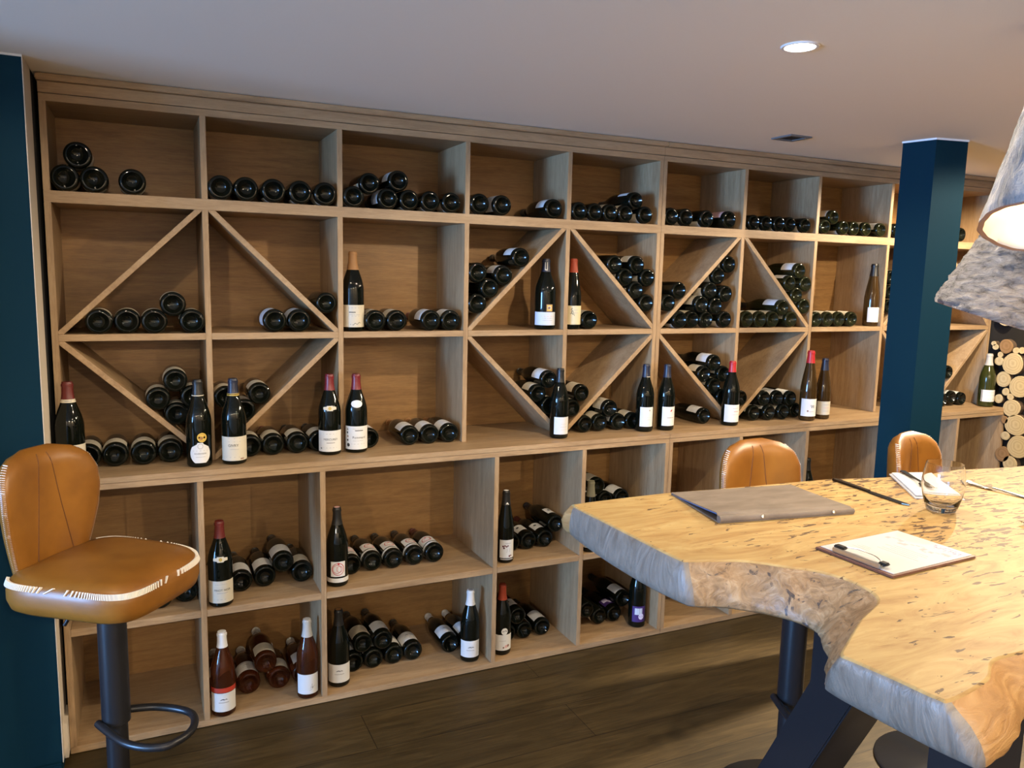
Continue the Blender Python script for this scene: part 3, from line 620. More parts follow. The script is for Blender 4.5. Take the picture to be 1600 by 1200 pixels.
stand((4.412, -.055, ZC), -0.45, 'burgundy', 'green', 'silver', WL(.030, .094, .038, 'white', [(bar(.004, .080, .04, .0016), 'grey', 1), (bar(.004, .066, .046, .0016), 'grey', 1), (bar(.004, .044, .05, .003), 'grey', 1)]) + [(bar(-.043, .062, .006, .064), 'grey', 0)], 'green bottle with grey capsule at the counter end beside the log wall', 1.0, 1.0, .226)
# under the counter
stand((.458, -.094, ZM), -0.05, 'burgundy', 'dark', 'maroon', WL(.016, .092, .052, 'cream', [(txt('PINOT NOIR', .0098, .004, .060), 'ink', 1), (bar(.004, .050, .036, .0022), 'grey', 1), (bar(0, .080, .04, .0012), 'grey', 1), (bar(0, .028, .05, .0014), 'grey', 1)]), 'maroon-capped bottle with winged crest and PINOT NOIR label by the stool seat', 1.0, 1.01, .232, CREST(.166))
stand((.861, -.067, ZM), -0.15, 'burgundy', 'dark', 'black', [(grid2d(.028, .040, .096), 'white', 0), (grid2d(.058, .018, .034), 'white', 0), (disc2d(0, .068, .0235, 26, .0022), 'red', 1), (disc2d(-.004, .068, .0165, 22, .0016), 'red', 1), (disc2d(.006, .068, .012, 20, .0014), 'red', 1), (disc2d(-.011, .068, .011, 18, .0014), 'pink', 1), (disc2d(.002, .088, .0042, 8), 'red', 1)], 'black-capped bottle with red pumpkin drawing and white lower band', .97, 1.0, .226, top='pink')
stand((1.529, -.077, ZM), -0.17, 'flute', 'dark', 'black', WL(.022, .096, .034, 'white', [(bar(.004, .082, .026, .0018), 'grey', 1)] + [(disc2d(u, z, r, 8), 'maroon', 1) for u, z, r in ((-.018, .070, .004), (-.010, .072, .0035), (-.014, .063, .004), (-.003, .069, .0035), (.003, .072, .003), (.010, .030, .004), (.017, .032, .003))] + [(line2d([(.0, .060), (-.002, .044)], .0014), 'grey', 1), (line2d([(.012, .062), (.010, .046)], .0014), 'grey', 1)]), 'slim black bottle with dark red petals on its white label', .95, 1.0, .232, [('lower_band', [(grid2d(.03, .014, .019, 10, 1), 'grey', 0)]), ('neck_label', [(([(-.006, .237), (.008, .235), (.003, .243), (-.001, .245)], [(0, 1, 2, 3)]), 'white', 5)])], top='white')
stand((1.908, -.092, ZM), -0.2, 'flute', 'dark', 'olive', WL(.02, .09, .04, 'white'), 'olive-capped bottle standing before a stack, half hidden by the table', .95, 1.03, .226)
stand((3.110, -.085, ZM), -0.4, 'burgundy', 'dark', 'black', WL(.02, .09, .02, 'white'), 'black bottle standing behind the middle tan stool', .92, 1.03)
# bottom row
stand((.456, -.100, ZB), -0.06, 'burgundy', 'rose', 'white', WL(.020, .086, .052, 'white', mount(0, .062, 1.1) + [(bar(0, .053, .034, .0028), 'grey', 1)]) + [(grid2d(.056, .0875, .104, 16, 2), 'bandred', 0)], 'pink bottle with white capsule and red band above its label', 1.0, 1.02, .236)
stand((.744, -.096, ZB), -0.15, 'burgundy', 'rose', 'silver', WL(.020, .094, .046, 'white', [(bar(0, .084, .07, .0014), 'lavender', 1), (line2d([(.008, .040), (.016, .058), (.018, .044), (.026, .050), (.014, .036), (.006, .034)], .0012), 'grey', 1), (disc2d(.017, .044, .004, 8), 'grey', 1), (bar(-.006, .030, .03, .0012), 'lavender', 1)]), 'pink bottle with silver capsule and grey plant sketch on its label', .95, 1.0, .226)
stand((.866, -.057, ZB), -0.17, 'burgundy', 'dark', 'black', WL(.020, .090, .050, 'white', mount(0, .064, 1.1) + [(bar(0, .053, .036, .0024), 'grey', 1)]), 'black-capped bottle with mountain mark on white label in the bottom corner', 1.0, 1.0, .230, top='tan')
stand((1.388, -.066, ZB), -0.36, 'burgundy', 'dark', 'white', WL(.022, .090, .046, 'white', mount(.004, .062, 1.1) + [(bar(.002, .051, .034, .0024), 'grey', 1)]), 'white-capped bottle with mountain mark on its white label', .97, 1.0, .228, top='grey')
stand((1.529, -.062, ZB), -0.2, 'burgundy', 'dark', 'rust', WL(.022, .088, .046, 'white', [(disc2d(.012, .038, .007, 9), 'pink', 1), (disc2d(.022, .040, .006, 9), 'brownink', 1), (disc2d(.0, .034, .004, 8), 'brownink', 1), (bar(-.004, .062, .03, .0014), 'grey', 1)]), 'rust-capped bottle with round white sticker above its label', .95, 1.0, .226, [('sticker', [(disc2d(.004, .102, .0145, 20), 'white', 0), (([(-.004, .101), (.004, .107), (.011, .108), (.006, .102)], [(0, 1, 2, 3)]), 'ink', 1)])])
stand((2.188, -.057, ZB), -0.29, 'burgundy', 'dark', 'black', [(grid2d(.034, .026, .094), 'purple', 0), (bar(-.004, .072, .036, .028), 'bluewhite', 1), (disc2d(.009, .050, .0135, 10), 'lavender', 2)], 'dark bottle with purple label and two white patches under the table edge', .95, 1.05)

# ------------------------------------------------------------------ bar stools
def stool(loc, rz, label):
    st = empty('bar_stool', loc, rz); tag(st, label, 'bar stool', 'tan leather bar stools')   # sitter faces local +x
    link('base', lathe('base', [(0, .0), (.205, .0), (.207, .006), (.200, .011), (.06, .020), (.045, .03), (0, .031)], BLACKM, 48), st)
    link('pole', lathe('pole', [(.028, .03), (.028, .325), (.036, .33), (.036, .66), (.033, .69), (0, .69)], BLACKM, 28), st)
    # footrest loop
    pts = catmull([(-.03, .030, .335), (.06, .085, .33), (.165, .09, .325), (.215, .02, .322), (.19, -.06, .32), (.09, -.075, .322), (-.03, -.034, .335)], 8)
    tube('footrest', pts, .0105, BLACKM, st)
    tube('lever', [(-.03, -.005, .672), (-.083, -.019, .668), (-.118, -.030, .605), (-.121, -.031, .600)], .005, BLACKM, st)
    # seat pad: superellipse, wider at the back of the thighs
    n = 56; prof = [(.55, .688), (.88, .690), (.965, .702), (1, .725), (1, .748), (.985, .766), (.93, .779), (.78, .786), (.5, .789), (.2, .790)]
    def ol(a, s):
        c, q = math.cos(a), math.sin(a); e = 2/4.4
        x = .188*math.copysign(abs(c)**e, c)*s; y = .188*math.copysign(abs(q)**e, q)*s
        y *= 1 - .05*(x/.188); return x, y
    v, f = [], []
    for s, z in prof:
        for i in range(n):
            x, y = ol(2*PI*i/n, s); v.append((x, y, z - .012*(x/.188 if x > 0 else 0)**2*s))
    for j in range(len(prof) - 1):
        for i in range(n): f.append((j*n + i, j*n + (i+1) % n, (j+1)*n + (i+1) % n, (j+1)*n + i))
    f.append(tuple(range(n))[::-1]); f.append(tuple(range((len(prof)-1)*n, len(prof)*n)))
    link('seat', mesh('seat', v, f, LEATHER, True, angle=80), st)
    # white whip stitching round the front and sides of the pad
    bm = bmesh.new(); N = 170
    for i in range(N):
        a = -2.5 + 5.0*i/(N-1)
        x, y = ol(a, .996); x2, y2 = ol(a + .012, .974); d = .012*(x/.188 if x > 0 else 0)**2
        p, q = Vector((x, y, .7615 - d)), Vector((x2, y2, .7755 - d)); out = Vector((x, y, 0)).normalized()
        t = (q - p).cross(out).normalized()*.0011
        o1 = out*.0036 + Vector((0, 0, .0012))
        vs = [bm.verts.new(c) for c in (p - t + o1, p + t + o1, q + t + o1, q - t + o1, p - t - o1, p + t - o1, q + t - o1, q - t - o1)]
        for ff in ((0, 1, 2, 3), (7, 6, 5, 4), (0, 4, 5, 1), (1, 5, 6, 2), (2, 6, 7, 3), (3, 7, 4, 0)): bm.faces.new([vs[k] for k in ff])
    link('stitching', from_bm('stitching', bm, THREAD), st)
    # wrapped backrest
    H0, H1 = .700, 1.072
    wpts = [(0, .105), (.12, .118), (.30, .142), (.48, .163), (.64, .173), (.78, .170), (.88, .152), (.95, .120), (.985, .080), (1, .045)]
    def hw(t):
        for (a, p), (b, q) in zip(wpts, wpts[1:]):
            if a <= t <= b: u = (t-a)/(b-a); return p + (q-p)*u
        return .05
    def pos(s, t, off):
        Rr = .270; lean = .020*t; sc = hw(t)
        a = s*sc/Rr
        r = Rr + off
        return Vector((.075 - r*math.cos(a) - lean, r*math.sin(a), H0 + (H1-H0)*t))
    nu, nv = 28, 26; v, f = [], []
    ring = []
    def th(s, t): return .026*max(.0, 1 - abs(s)**5)*(min(1, (1 - t)/.10)**.5 if t > .90 else 1) + .004
    for side in (1, -1):
        for j in range(nv + 1):
            t = j/nv
            for i in range(nu + 1):
                s = -1 + 2*i/nu; v.append(pos(s, t, side*th(s, t)))
    K = (nu+1)*(nv+1)
    for j in range(nv):
        for i in range(nu):
            a = j*(nu+1) + i; f.append((a, a+1, a+nu+2, a+nu+1)); f.append((K+a, K+a+nu+1, K+a+nu+2, K+a+1))
    for j in range(nv):
        for i in (0, nu): a = j*(nu+1) + i; f.append((a, a+nu+1, K+a+nu+1, K+a) if i == 0 else (a, K+a, K+a+nu+1, a+nu+1))
    for i in range(nu):
        a = nv*(nu+1) + i; f.append((a, a+1, K+a+1, K+a)); f.append((i, K+i, K+i+1, i+1))
    bk = link('backrest', mesh('backrest', v, f, LEATHER, True), st)
    bm = bmesh.new(); bm.from_mesh(bk.data); bmesh.ops.recalc_face_normals(bm, faces=bm.faces); bm.to_mesh(bk.data); bm.free()
    for sg in (-1, 1):
        pth = [pos(sg*(.16 + .62*max(0, (1-t))**2.2), t, -th(.2, t) - .0002) for t in [k/20*.93 + .03 for k in range(21)]]
        tube('seam', pth, .0012, SEAM, st, 6)
    bm = bmesh.new()
    for sg in (-1, 1):
        for k in range(64):
            t = .10 + .84*k/63
            p = pos(sg*.996, t, -.0035); q = pos(sg*.990, t + .004, .0055)
            d = (q - p).normalized(); nn = Vector((p.x - .03, p.y, 0)).normalized(); tt = d.cross(nn).normalized()*.0013
            vs = [bm.verts.new(c) for c in (p - tt + nn*.0012, p + tt + nn*.0012, q + tt + nn*.0012, q - tt + nn*.0012, p - tt - nn*.002, p + tt - nn*.002, q + tt - nn*.002, q - tt - nn*.002)]
            for ff in ((0, 1, 2, 3), (7, 6, 5, 4), (0, 4, 5, 1), (1, 5, 6, 2), (2, 6, 7, 3), (3, 7, 4, 0)): bm.faces.new([vs[k2] for k2 in ff])
    link('stitching', from_bm('stitching', bm, THREAD), st)
    return st
stool((.145, -.580, 0), math.radians(-38), 'tan leather bar stool standing alone by the blue pier and low cabinet')
stool((1.935, -1.215, 0), math.radians(-86), 'tan leather bar stool across the table behind the closed menu folder')
stool((2.550, -1.290, 0), math.radians(-74), 'tan leather bar stool at the table in front of the blue column')

# ------------------------------------------------------------------ live-edge table
TZ = 1.05
def slab_top():
    m = bpy.data.materials.new('spalted_wood'); n, l = nodes(m); b = n['Principled BSDF']
    g = noise(n, l, mapping(n, l, (2.2, 9, 9), (0, 0, .12)), 2.2, 8, .62, 2.2)
    r = ramp(n, [(.22, (.225, .125, .043)), (.42, (.325, .215, .088)), (.6, (.39, .285, .126)), (.8, (.44, .345, .18))]); l.new(g.outputs[0], r.inputs[0])
    big = noise(n, l, mapping(n, l, (1, 1.6, 1)), 2.3, 3); r4 = ramp(n, [(.3, (.80, .74, .66)), (.7, (1.08, 1.06, 1.0))]); l.new(big.outputs[0], r4.inputs[0])
    c = mix(n, l, .8, r.outputs[0], r4.outputs[0], 'MULTIPLY')
    # dark spalting flecks
    fl = noise(n, l, mapping(n, l, (22, 80, 40), (0, 0, .35)), 1.0, 3, .55, .8)
    msk = noise(n, l, mapping(n, l, (1, 1, 1), loc=(3.1, 7.2, 0)), 3.0, 2)
    ad = n.new('ShaderNodeMath'); ad.operation = 'MULTIPLY_ADD'; l.new(msk.outputs[0], ad.inputs[0]); ad.inputs[1].default_value = .42; l.new(fl.outputs[0], ad.inputs[2])
    tc = n.new('ShaderNodeTexCoord'); sx = n.new('ShaderNodeSeparateXYZ'); l.new(tc.outputs['Object'], sx.inputs[0])
    mr = n.new('ShaderNodeMapRange'); mr.inputs[1].default_value = 1.15; mr.inputs[2].default_value = 1.75; mr.inputs[3].default_value = -.075; mr.inputs[4].default_value = .01; l.new(sx.outputs[0], mr.inputs[0])
    ad2 = n.new('ShaderNodeMath'); ad2.operation = 'ADD'; l.new(ad.outputs[0], ad2.inputs[0]); l.new(mr.outputs[0], ad2.inputs[1]); ad = ad2
    r3 = ramp(n, [(.79, (0, 0, 0)), (.81, (1, 1, 1))]); l.new(ad.outputs[0], r3.inputs[0])
    c = mix(n, l, r3.outputs[0], c, (.085, .050, .028))
    l.new(c, b.inputs['Base Color']); b.inputs['Roughness'].default_value = .55; b.inputs['Specular IOR Level'].default_value = .2
    bump(n, l, g.outputs[0], .08); return m
def slab_side(name, cols, sc, dark, thr):
    m = bpy.data.materials.new(name); n, l = nodes(m); b = n['Principled BSDF']
    g = noise(n, l, mapping(n, l, sc), 3.0, 8, .6, 2.5); r = ramp(n, [(.25, cols[0]), (.5, cols[1]), (.75, cols[2])]); l.new(g.outputs[0], r.inputs[0])
    k = noise(n, l, mapping(n, l, (sc[0], sc[1], sc[2]), (0, .5, .3), (5, 2, 1)), 2.3, 5, .6, 2.5); r2 = ramp(n, [(thr, (0, 0, 0)), (thr + .05, (1, 1, 1))]); l.new(k.outputs[0], r2.inputs[0])
    c = mix(n, l, r2.outputs[0], r.outputs[0], dark); l.new(c, b.inputs['Base Color']); b.inputs['Roughness'].default_value = .42
    bump(n, l, g.outputs[0], .5, .006); return m
SL_TOP = slab_top()
SL_END = slab_side('slab_cut_end', [(.115, .090, .068), (.175, .145, .115), (.225, .19, .155)], (3, 9, 3), (.06, .05, .045), .70)
SL_BARK = slab_side('slab_raw_edge', [(.115, .062, .026), (.25, .148, .070), (.38, .26, .145)], (9, 9, 9), (.055, .038, .030), .60)
SL_SIDE = slab_side('slab_live_edge', [(.22, .11, .036), (.33, .18, .066), (.41, .25, .105)], (3, 3, 14), (.16, .07, .025), .72)
OUT = [(1.094,-1.366,1.104,-1.340,1),(1.099,-1.5,1.092,-1.49,1),(1.105,-1.65,1.094,-1.64,1),(1.110,-1.725,1.106,-1.735,1),(1.122,-1.740,1.122,-1.765,2),(1.165,-1.755,1.172,-1.790,2),(1.219,-1.779,1.222,-1.842,2),(1.27,-1.83,1.245,-1.887,2),(1.307,-1.871,1.246,-1.910,2),(1.322,-1.93,1.241,-1.932,2),(1.300,-1.992,1.215,-1.965,2),(1.213,-2.035,1.185,-2.005,2),(1.128,-2.085,1.140,-2.045,2),(1.093,-2.108,1.123,-2.062,1),(1.094,-2.128,1.112,-2.085,1),(1.106,-2.19,1.122,-2.19,1),(1.113,-2.238,1.134,-2.262,1),(1.128,-2.252,1.152,-2.285,3),(1.22,-2.236,1.23,-2.268,3),(1.28,-2.205,1.30,-2.236,3),(1.36,-2.205,1.37,-2.222,3),(1.5,-2.19,1.5,-2.215,3),(2.0,-2.24,2.0,-2.26,3),(2.9,-2.30,2.9,-2.31,3),(3.7,-2.28,3.7,-2.30,3),(3.78,-2.20,3.78,-2.20,1),(3.80,-1.62,3.80,-1.62,1),(3.72,-1.52,3.72,-1.50,3),(3.2,-1.50,3.2,-1.48,3),(2.5,-1.469,2.5,-1.45,3),(2.28,-1.438,2.28,-1.41,3),(2.011,-1.425,2.011,-1.40,3),(1.853,-1.388,1.853,-1.37,3),(1.722,-1.376,1.722,-1.35,3),(1.5,-1.36,1.5,-1.335,3),(1.357,-1.346,1.357,-1.322,3),(1.2,-1.346,1.2,-1.322,3),(1.112,-1.350,1.12,-1.325,3)]
KS = 5
tp = catmull([(a, b, 0) for a, b, c, d, e in OUT], KS, True); bp_ = catmull([(c, d, 0) for a, b, c, d, e in OUT], KS, True)
mid = []
for a, b, c, d, e in OUT: mid += [e]*KS
N = len(tp); rn = random.Random(5)
rings = []
levels = [(0, TZ, -.006), (0, TZ - .003, -.002), (.03, TZ - .009, .0015), (.25, TZ - .024, .004), (.5, TZ - .042, .005), (.75, TZ - .060, .004), (.96, TZ - .074, 0), (1, TZ - .080, -.008)]
verts = []
nz_ = [[rn.uniform(-1, 1) for _ in range(N)] for _ in levels]
for li, (t, z, off) in enumerate(levels):
    ring = []
    for i in range(N):
        p = tp[i].lerp(bp_[i], t); tang = (tp[(i+1) % N] - tp[i-1]).normalized(); nrm = Vector((-tang.y, tang.x, 0))*-1
        rough = {2: .005, 3: .003, 1: .0006}[mid[i]] if 1 < li < 7 else 0
        bulge = .012*math.sin(PI*t) if mid[i] == 3 else 0
        q = p + nrm*(off + bulge + rough*(nz_[li][i] + nz_[li][i-1])*.5); ring.append(len(verts)); verts.append((q.x, q.y, z))
    rings.append(ring)
faces, fmi = [], []
for a, b in zip(rings, rings[1:]):
    for i in range(N):
        j = (i+1) % N; faces.append((a[i], b[i], b[j], a[j])); fmi.append(0 if a is rings[0] else mid[i])
bm = bmesh.new(); vv = [bm.verts.new(p) for p in verts]
for fc, k in zip(faces, fmi):
    ff = bm.faces.new([vv[i] for i in fc]); ff.material_index = k; ff.smooth = True
bm.verts.ensure_lookup_table()
for ring, flip in ((rings[0], 0), (rings[-1], 1)):
    for tri in tessellate_polygon([[Vector((verts[i][0], verts[i][1], 0)) for i in ring]]):
        tri = [vv[ring[i]] for i in tri]
        a2 = (tri[1].co.x - tri[0].co.x)*(tri[2].co.y - tri[0].co.y) - (tri[2].co.x - tri[0].co.x)*(tri[1].co.y - tri[0].co.y)
        if (a2 < 0) != bool(flip): tri = tri[::-1]
        try: ff = bm.faces.new(tri)
        except ValueError: continue
        ff.material_index = 0 if not flip else 1
tbl = empty('live_edge_table', (2.4, -1.8, 0)); tag(tbl, 'thick live-edge wooden bar table with spalted top on black steel legs', 'table')
def put(o): o.parent = tbl; o.matrix_parent_inverse = Matrix.Translation((-2.4, 1.8, 0)); return o
put(link('tabletop', from_bm('tabletop', bm, [SL_TOP, SL_END, SL_BARK, SL_SIDE])))
def leg(x0, x1, prof):
    bm = bmesh.new(); a = [bm.verts.new((x0, y, z)) for y, z in prof]; b = [bm.verts.new((x1, y, z)) for y, z in prof]; n = len(prof)
    bm.faces.new(a); bm.faces.new(b[::-1])
    for i in range(n): bm.faces.new((a[i], b[i], b[(i+1) % n], a[(i+1) % n]))
    bmesh.ops.recalc_face_normals(bm, faces=bm.faces); bmesh.ops.bevel(bm, geom=list(bm.edges), offset=.003, segments=2, affect='EDGES')
    put(link('leg', from_bm('leg', bm, BLACKM)))
for x in (1.40, 3.35):
    leg(x, x + .12, [(-1.777, .970), (-1.777, .780), (-1.405, .0), (-1.505, .0), (-1.880, .785), (-1.880, .970)])
    leg(x, x + .12, [(-2.035, .970), (-2.035, .700), (-2.16, .0), (-2.25, .0), (-2.115, .705), (-2.115, .970)])
    put(box('top_plate', x - .02, x + .14, -2.14, -1.60, .958, .9695, BLACKM))
# ------------------------------------------------------------------ things on the table
def suede():
    m = bpy.data.materials.new('grey_brown_suede'); n, l = nodes(m); b = n['Principled BSDF']
    a = noise(n, l, mapping(n, l, (1, 3, 1), (0, 0, -.1)), 9, 5, .6, .5); r = ramp(n, [(.3, (.105, .080, .062)), (.6, (.158, .126, .102)), (.8, (.215, .18, .15))]); l.new(a.outputs[0], r.inputs[0])
    l.new(r.outputs[0], b.inputs['Base Color']); b.inputs['Roughness'].default_value = .75; bump(n, l, a.outputs[0], .1); return m
SUEDE = suede()
# folder corners on the table: far-left, near-left, near-right, far-right
FL, NL, NR, FR = Vector((1.357, -1.366)), Vector((1.319, -1.584)), Vector((1.646, -1.637)), Vector((1.684, -1.409))
mf = empty('menu_folder', (1.5, -1.5, TZ)); tag(mf, 'closed grey-brown suede menu folder with blue inside lying on the table', 'menu')
def fol(u, v, z): p = FL.lerp(FR, u).lerp(NL.lerp(NR, u), v); return (p.x - 1.5, p.y + 1.5, z)
def sheet(name, top, th, m, bulge, u0=0., u1=1.):
    vs, fs = [], []; nu, nv = 12, 16
    for k in (0, 1):
        for j in range(nv + 1):
            for i in range(nu + 1):
                u, v = u0 + (u1-u0)*i/nu, j/nv; vs.append(fol(u, v, top(u, v) - k*th))
    K = (nu+1)*(nv+1)
    for j in range(nv):
        for i in range(nu): a = j*(nu+1) + i; fs.append((a, a+nu+1, a+nu+2, a+1)); fs.append((K+a, K+a+1, K+a+nu+2, K+a+nu+1))
    for i in range(nu): fs.append((i, i+1, K+i+1, K+i)); a = nv*(nu+1)+i; fs.append((a, K+a, K+a+1, a+1))
    for j in range(nv): a = j*(nu+1); fs.append((a, K+a, K+a+nu+1, a+nu+1)); a += nu; fs.append((a, a+nu+1, K+a+nu+1, K+a))
    link(name, mesh(name, vs, fs, m, True, angle=40), mf)
hgt = lambda u, v: .0050 + .0165*(v**1.3)*(1 - .45*u)*(1 if v < .93 else max(.25, 1 - ((v-.93)/.07)**2*.75))
sheet('cover', hgt, .0026, SUEDE, 0); sheet('cover', lambda u, v: .0028, .0026, SUEDE, 0)
sheet('pages', lambda u, v: max(.0032, hgt(u, v) - .0030), .0012, mat('blue_lining', (.02, .13, .42), .5), 0, .004, .99)
sp = [fol(u, .985, .0028 + (hgt(u, .985) - .0028)/2) for u in [k/10 for k in range(11)]]
tube('spine', sp, [max(.004, (hgt(k/10, .985))/2 + .0008) for k in range(11)], SUEDE, mf, 12)
for u in (.30, .83):
    p = fol(u, 1.0, hgt(u, .985)/2 + .004)
    r_ = link('rivet', lathe('rivet', [(0, -.002), (.0038, -.001), (.0038, .001), (0, .0026)], mat('silver_rivet', (.8, .78, .74), .25, metal=1), 14), mf); r_.location = (p[0], p[1] - .004, p[2]); r_.rotation_euler = (1.1, 0, 0)
# clipboard
A, B, Cc, D = Vector((1.391, -1.777)), Vector((1.629, -1.763)), Vector((1.631, -1.926)), Vector((1.394, -1.944))
cb = empty('clipboard', (1.512, -1.852, TZ), math.atan2((B-A).y, (B-A).x)); tag(cb, 'brown clipboard holding a printed white menu sheet on the table', 'clipboard')
WOODB = mat('brown_board', (.115, .045, .028), .45)
box('board', -.119, .119, -.083, .083, .0005, .0045, WOODB, cb, .0015)
bm = bmesh.new(); bm_box(bm, -.108, .116, -.076, .079, .0046, .0054, 0)
def strip(x, y, lx, ly, mi): bm_box(bm, x - lx/2, x + lx/2, y - ly/2, y + ly/2, .0054, .00555, mi)
for i in range(5): strip(-.010 + i*.0095, -.012 + (i % 2)*.003, .0012, .085 - (i % 3)*.014, 1)
for i in range(3): strip(-.045 + i*.008, .040, .0012, .036 - i*.008, 1)
for i in range(15):      # mountain outline at the head of the sheet
    y0 = -.06 + i*.0085; z0 = .060 + .012*math.sin(i*1.1) + .006*math.sin(i*2.3); z1 = .060 + .012*math.sin((i+1)*1.1) + .006*math.sin((i+1)*2.3)
    strip((z0+z1)/2, y0, .0015 + abs(z1-z0)*.6, .0085, 1)
for i in range(9): strip(.094 - .006*math.sin(i*2.1), -.066 + i*.0065, .010, .0014, 2); strip(.098 - .008*math.sin(i*1.3), -.064 + i*.0065, .0014, .006, 2)
link('sheet', from_bm('sheet', bm, [mat('white_sheet', (.44, .44, .46), .6), mat('sheet_ink', (.30, .30, .34), .7), mat('sheet_purple', (.16, .12, .34), .7)]), cb)
cl = empty('clip', (0, 0, 0)); bpy.data.objects.remove(cl)
bm = bmesh.new(); bm_box(bm, -.110, -.096, -.052, .052, .0046, .0105, 0, .002); bm_box(bm, -.112, -.108, -.050, .050, .0046, .014, 0, .001)
cl = link('clip', from_bm('clip', bm, CHROME), cb)
tube('wire', catmull([(-.098, .046, .011), (-.088, .040, .013), (-.080, .020, .014), (-.079, -.012, .014), (-.088, -.034, .013), (-.097, -.044, .011)], 6), .0012, CHROME, cl, 8)
bm = bmesh.new(); bm_box(bm, -.102, -.088, .034, .056, .0095, .0155, 0, .002); bm_box(bm, -.103, -.089, -.056, -.040, .0095, .0150, 0, .002); link('grip', from_bm('grip', bm, BLACKG), cl)
# knife
STEEL = mat('cutlery_steel', (.42, .40, .37), .22, metal=1); DSTEEL = mat('dark_cutlery_steel', (.16, .145, .125), .25, metal=1)
kn = empty('table_knife', (1.826, -1.520, TZ), math.atan2(-.239, -.021)); tag(kn, 'dark steel table knife lying between menu folder and napkin', 'knife')
def bar_shape(name, st, th, m, parent):
    vs, fs = [], []
    for x, w0, w1, z in st: vs += [(x, w0, z), (x, w1, z), (x, w1*.8, z + th), (x, w0*.8, z + th)]
    for i in range(len(st) - 1):
        for k in range(4): fs.append((i*4 + k, i*4 + (k+1) % 4, (i+1)*4 + (k+1) % 4, (i+1)*4 + k))
    fs.append((0, 3, 2, 1)); e = (len(st)-1)*4; fs.append((e, e+1, e+2, e+3))
    me = mesh(name, vs, fs, m, True, angle=35); bm = bmesh.new(); bm.from_mesh(me); bmesh.ops.recalc_face_normals(bm, faces=bm.faces); bm.to_mesh(me); bm.free()
    return link(name, me, parent)
bar_shape('handle', [(-.118, -.006, .006, .001), (-.112, -.0085, .0085, .001), (-.06, -.0075, .0075, .001), (.000, -.006, .006, .001)], .005, DSTEEL, kn)
bar_shape('blade', [(.000, -.006, .006, .002), (.012, -.0085, .0075, .002), (.07, -.0095, .0075, .002), (.105, -.007, .0075, .002), (.119, .002, .0065, .002)], .0018, DSTEEL, kn)
# napkin with a fork on it
NAPM = mat('white_napkin', (.55, .55, .56), .75)
nq = [Vector((2.025, -1.412)), Vector((1.885, -1.600)), Vector((1.985, -1.655)), Vector((2.135, -1.445))]
npk = empty('napkin', (2.0, -1.52, TZ)); tag(npk, 'folded white napkin behind the drinking glass with cutlery on it', 'napkin')
def nap(name, z0, z1, shr, puff):
    vs, fs = [], []; nu = nv = 12; c = sum(nq, Vector((0, 0)))/4
    for k in (0, 1):
        for j in range(nv + 1):
            for i in range(nu + 1):
                u, v = i/nu, j/nv; p = nq[0].lerp(nq[3], u).lerp(nq[1].lerp(nq[2], u), v); p = c + (p - c)*shr
                ed = min(u, 1-u, v, 1-v); zz = z0 if k else z0 + (z1-z0)*(.55 + .45*min(1, ed*6)) + puff*math.sin(5*u + 2)*math.sin(PI*v)
                vs.append((p.x - 2.0, p.y + 1.52, zz))
    K = (nu+1)*(nv+1)
    for j in range(nv):
        for i in range(nu): a = j*(nu+1) + i; fs.append((a, a+nu+1, a+nu+2, a+1)); fs.append((K+a, K+a+1, K+a+nu+2, K+a+nu+1))
    for i in range(nu): fs.append((i, i+1, K+i+1, K+i)); a = nv*(nu+1)+i; fs.append((a, K+a, K+a+1, a+1))
    for j in range(nv): a = j*(nu+1); fs.append((a, K+a, K+a+nu+1, a+nu+1)); a += nu; fs.append((a, a+nu+1, K+a+nu+1, K+a))
    link(name, mesh(name, vs, fs, NAPM, True, angle=50), npk)
nap('lower_fold', .0004, .005, 1, .0006); nap('upper_fold', .0052, .0105, .93, .001)
def fork(loc, rz, label, tilt=0):
    fk = empty('table_fork', loc, rz); fk.rotation_euler.y = tilt; tag(fk, label, 'fork', 'table forks')
    bar_shape('handle', [(-.10, -.006, .006, .001), (-.094, -.009, .009, .001), (-.04, -.006, .006, .002), (.0, -.003, .003, .004), (.03, -.004, .004, .005)], .0025, STEEL, fk)
    bar_shape('head', [(.03, -.004, .004, .005), (.040, -.011, .011, .004), (.055, -.012, .012, .003)], .002, STEEL, fk)
    for k in range(4):
        y = -.0102 + k*.0068; bar_shape('tine', [(.0545, y - .0018, y + .0018, .003), (.085, y - .0012, y + .0012, .004), (.098, y - .0006, y + .0006, .007)], .0016, STEEL, fk)
    return fk
fork((1.998, -1.515, TZ + .0112), math.radians(-122), 'steel fork lying on the folded white napkin')
fork((2.145, -1.645, TZ), math.radians(92), 'steel fork on bare table beyond the glass and napkin')
fork((2.00, -1.885, TZ), math.radians(146), 'steel fork at the picture edge in front of the drinking glass')
# drinking glass
GL = mat('clear_glass', (1, 1, 1), 0, trans=1, ior=1.45)
go = [(0, .0005), (.026, .0005), (.030, .003), (.0345, .014), (.0405, .036), (.0440, .058), (.0440, .070), (.0420, .088), (.0385, .106), (.0375, .1095)]
gi = [(.0362, .1095), (.0372, .106), (.0407, .088), (.0427, .070), (.0427, .058), (.0392, .036), (.0325, .019), (.022, .0125), (0, .0115)]
g = link('drinking_glass', lathe('drinking_glass', go + gi, GL, 48, 40, False, False)); g.location = (1.855, -1.690, TZ)
tag(g, 'empty clear barrel-shaped tumbler standing on the table', 'drinking glass')

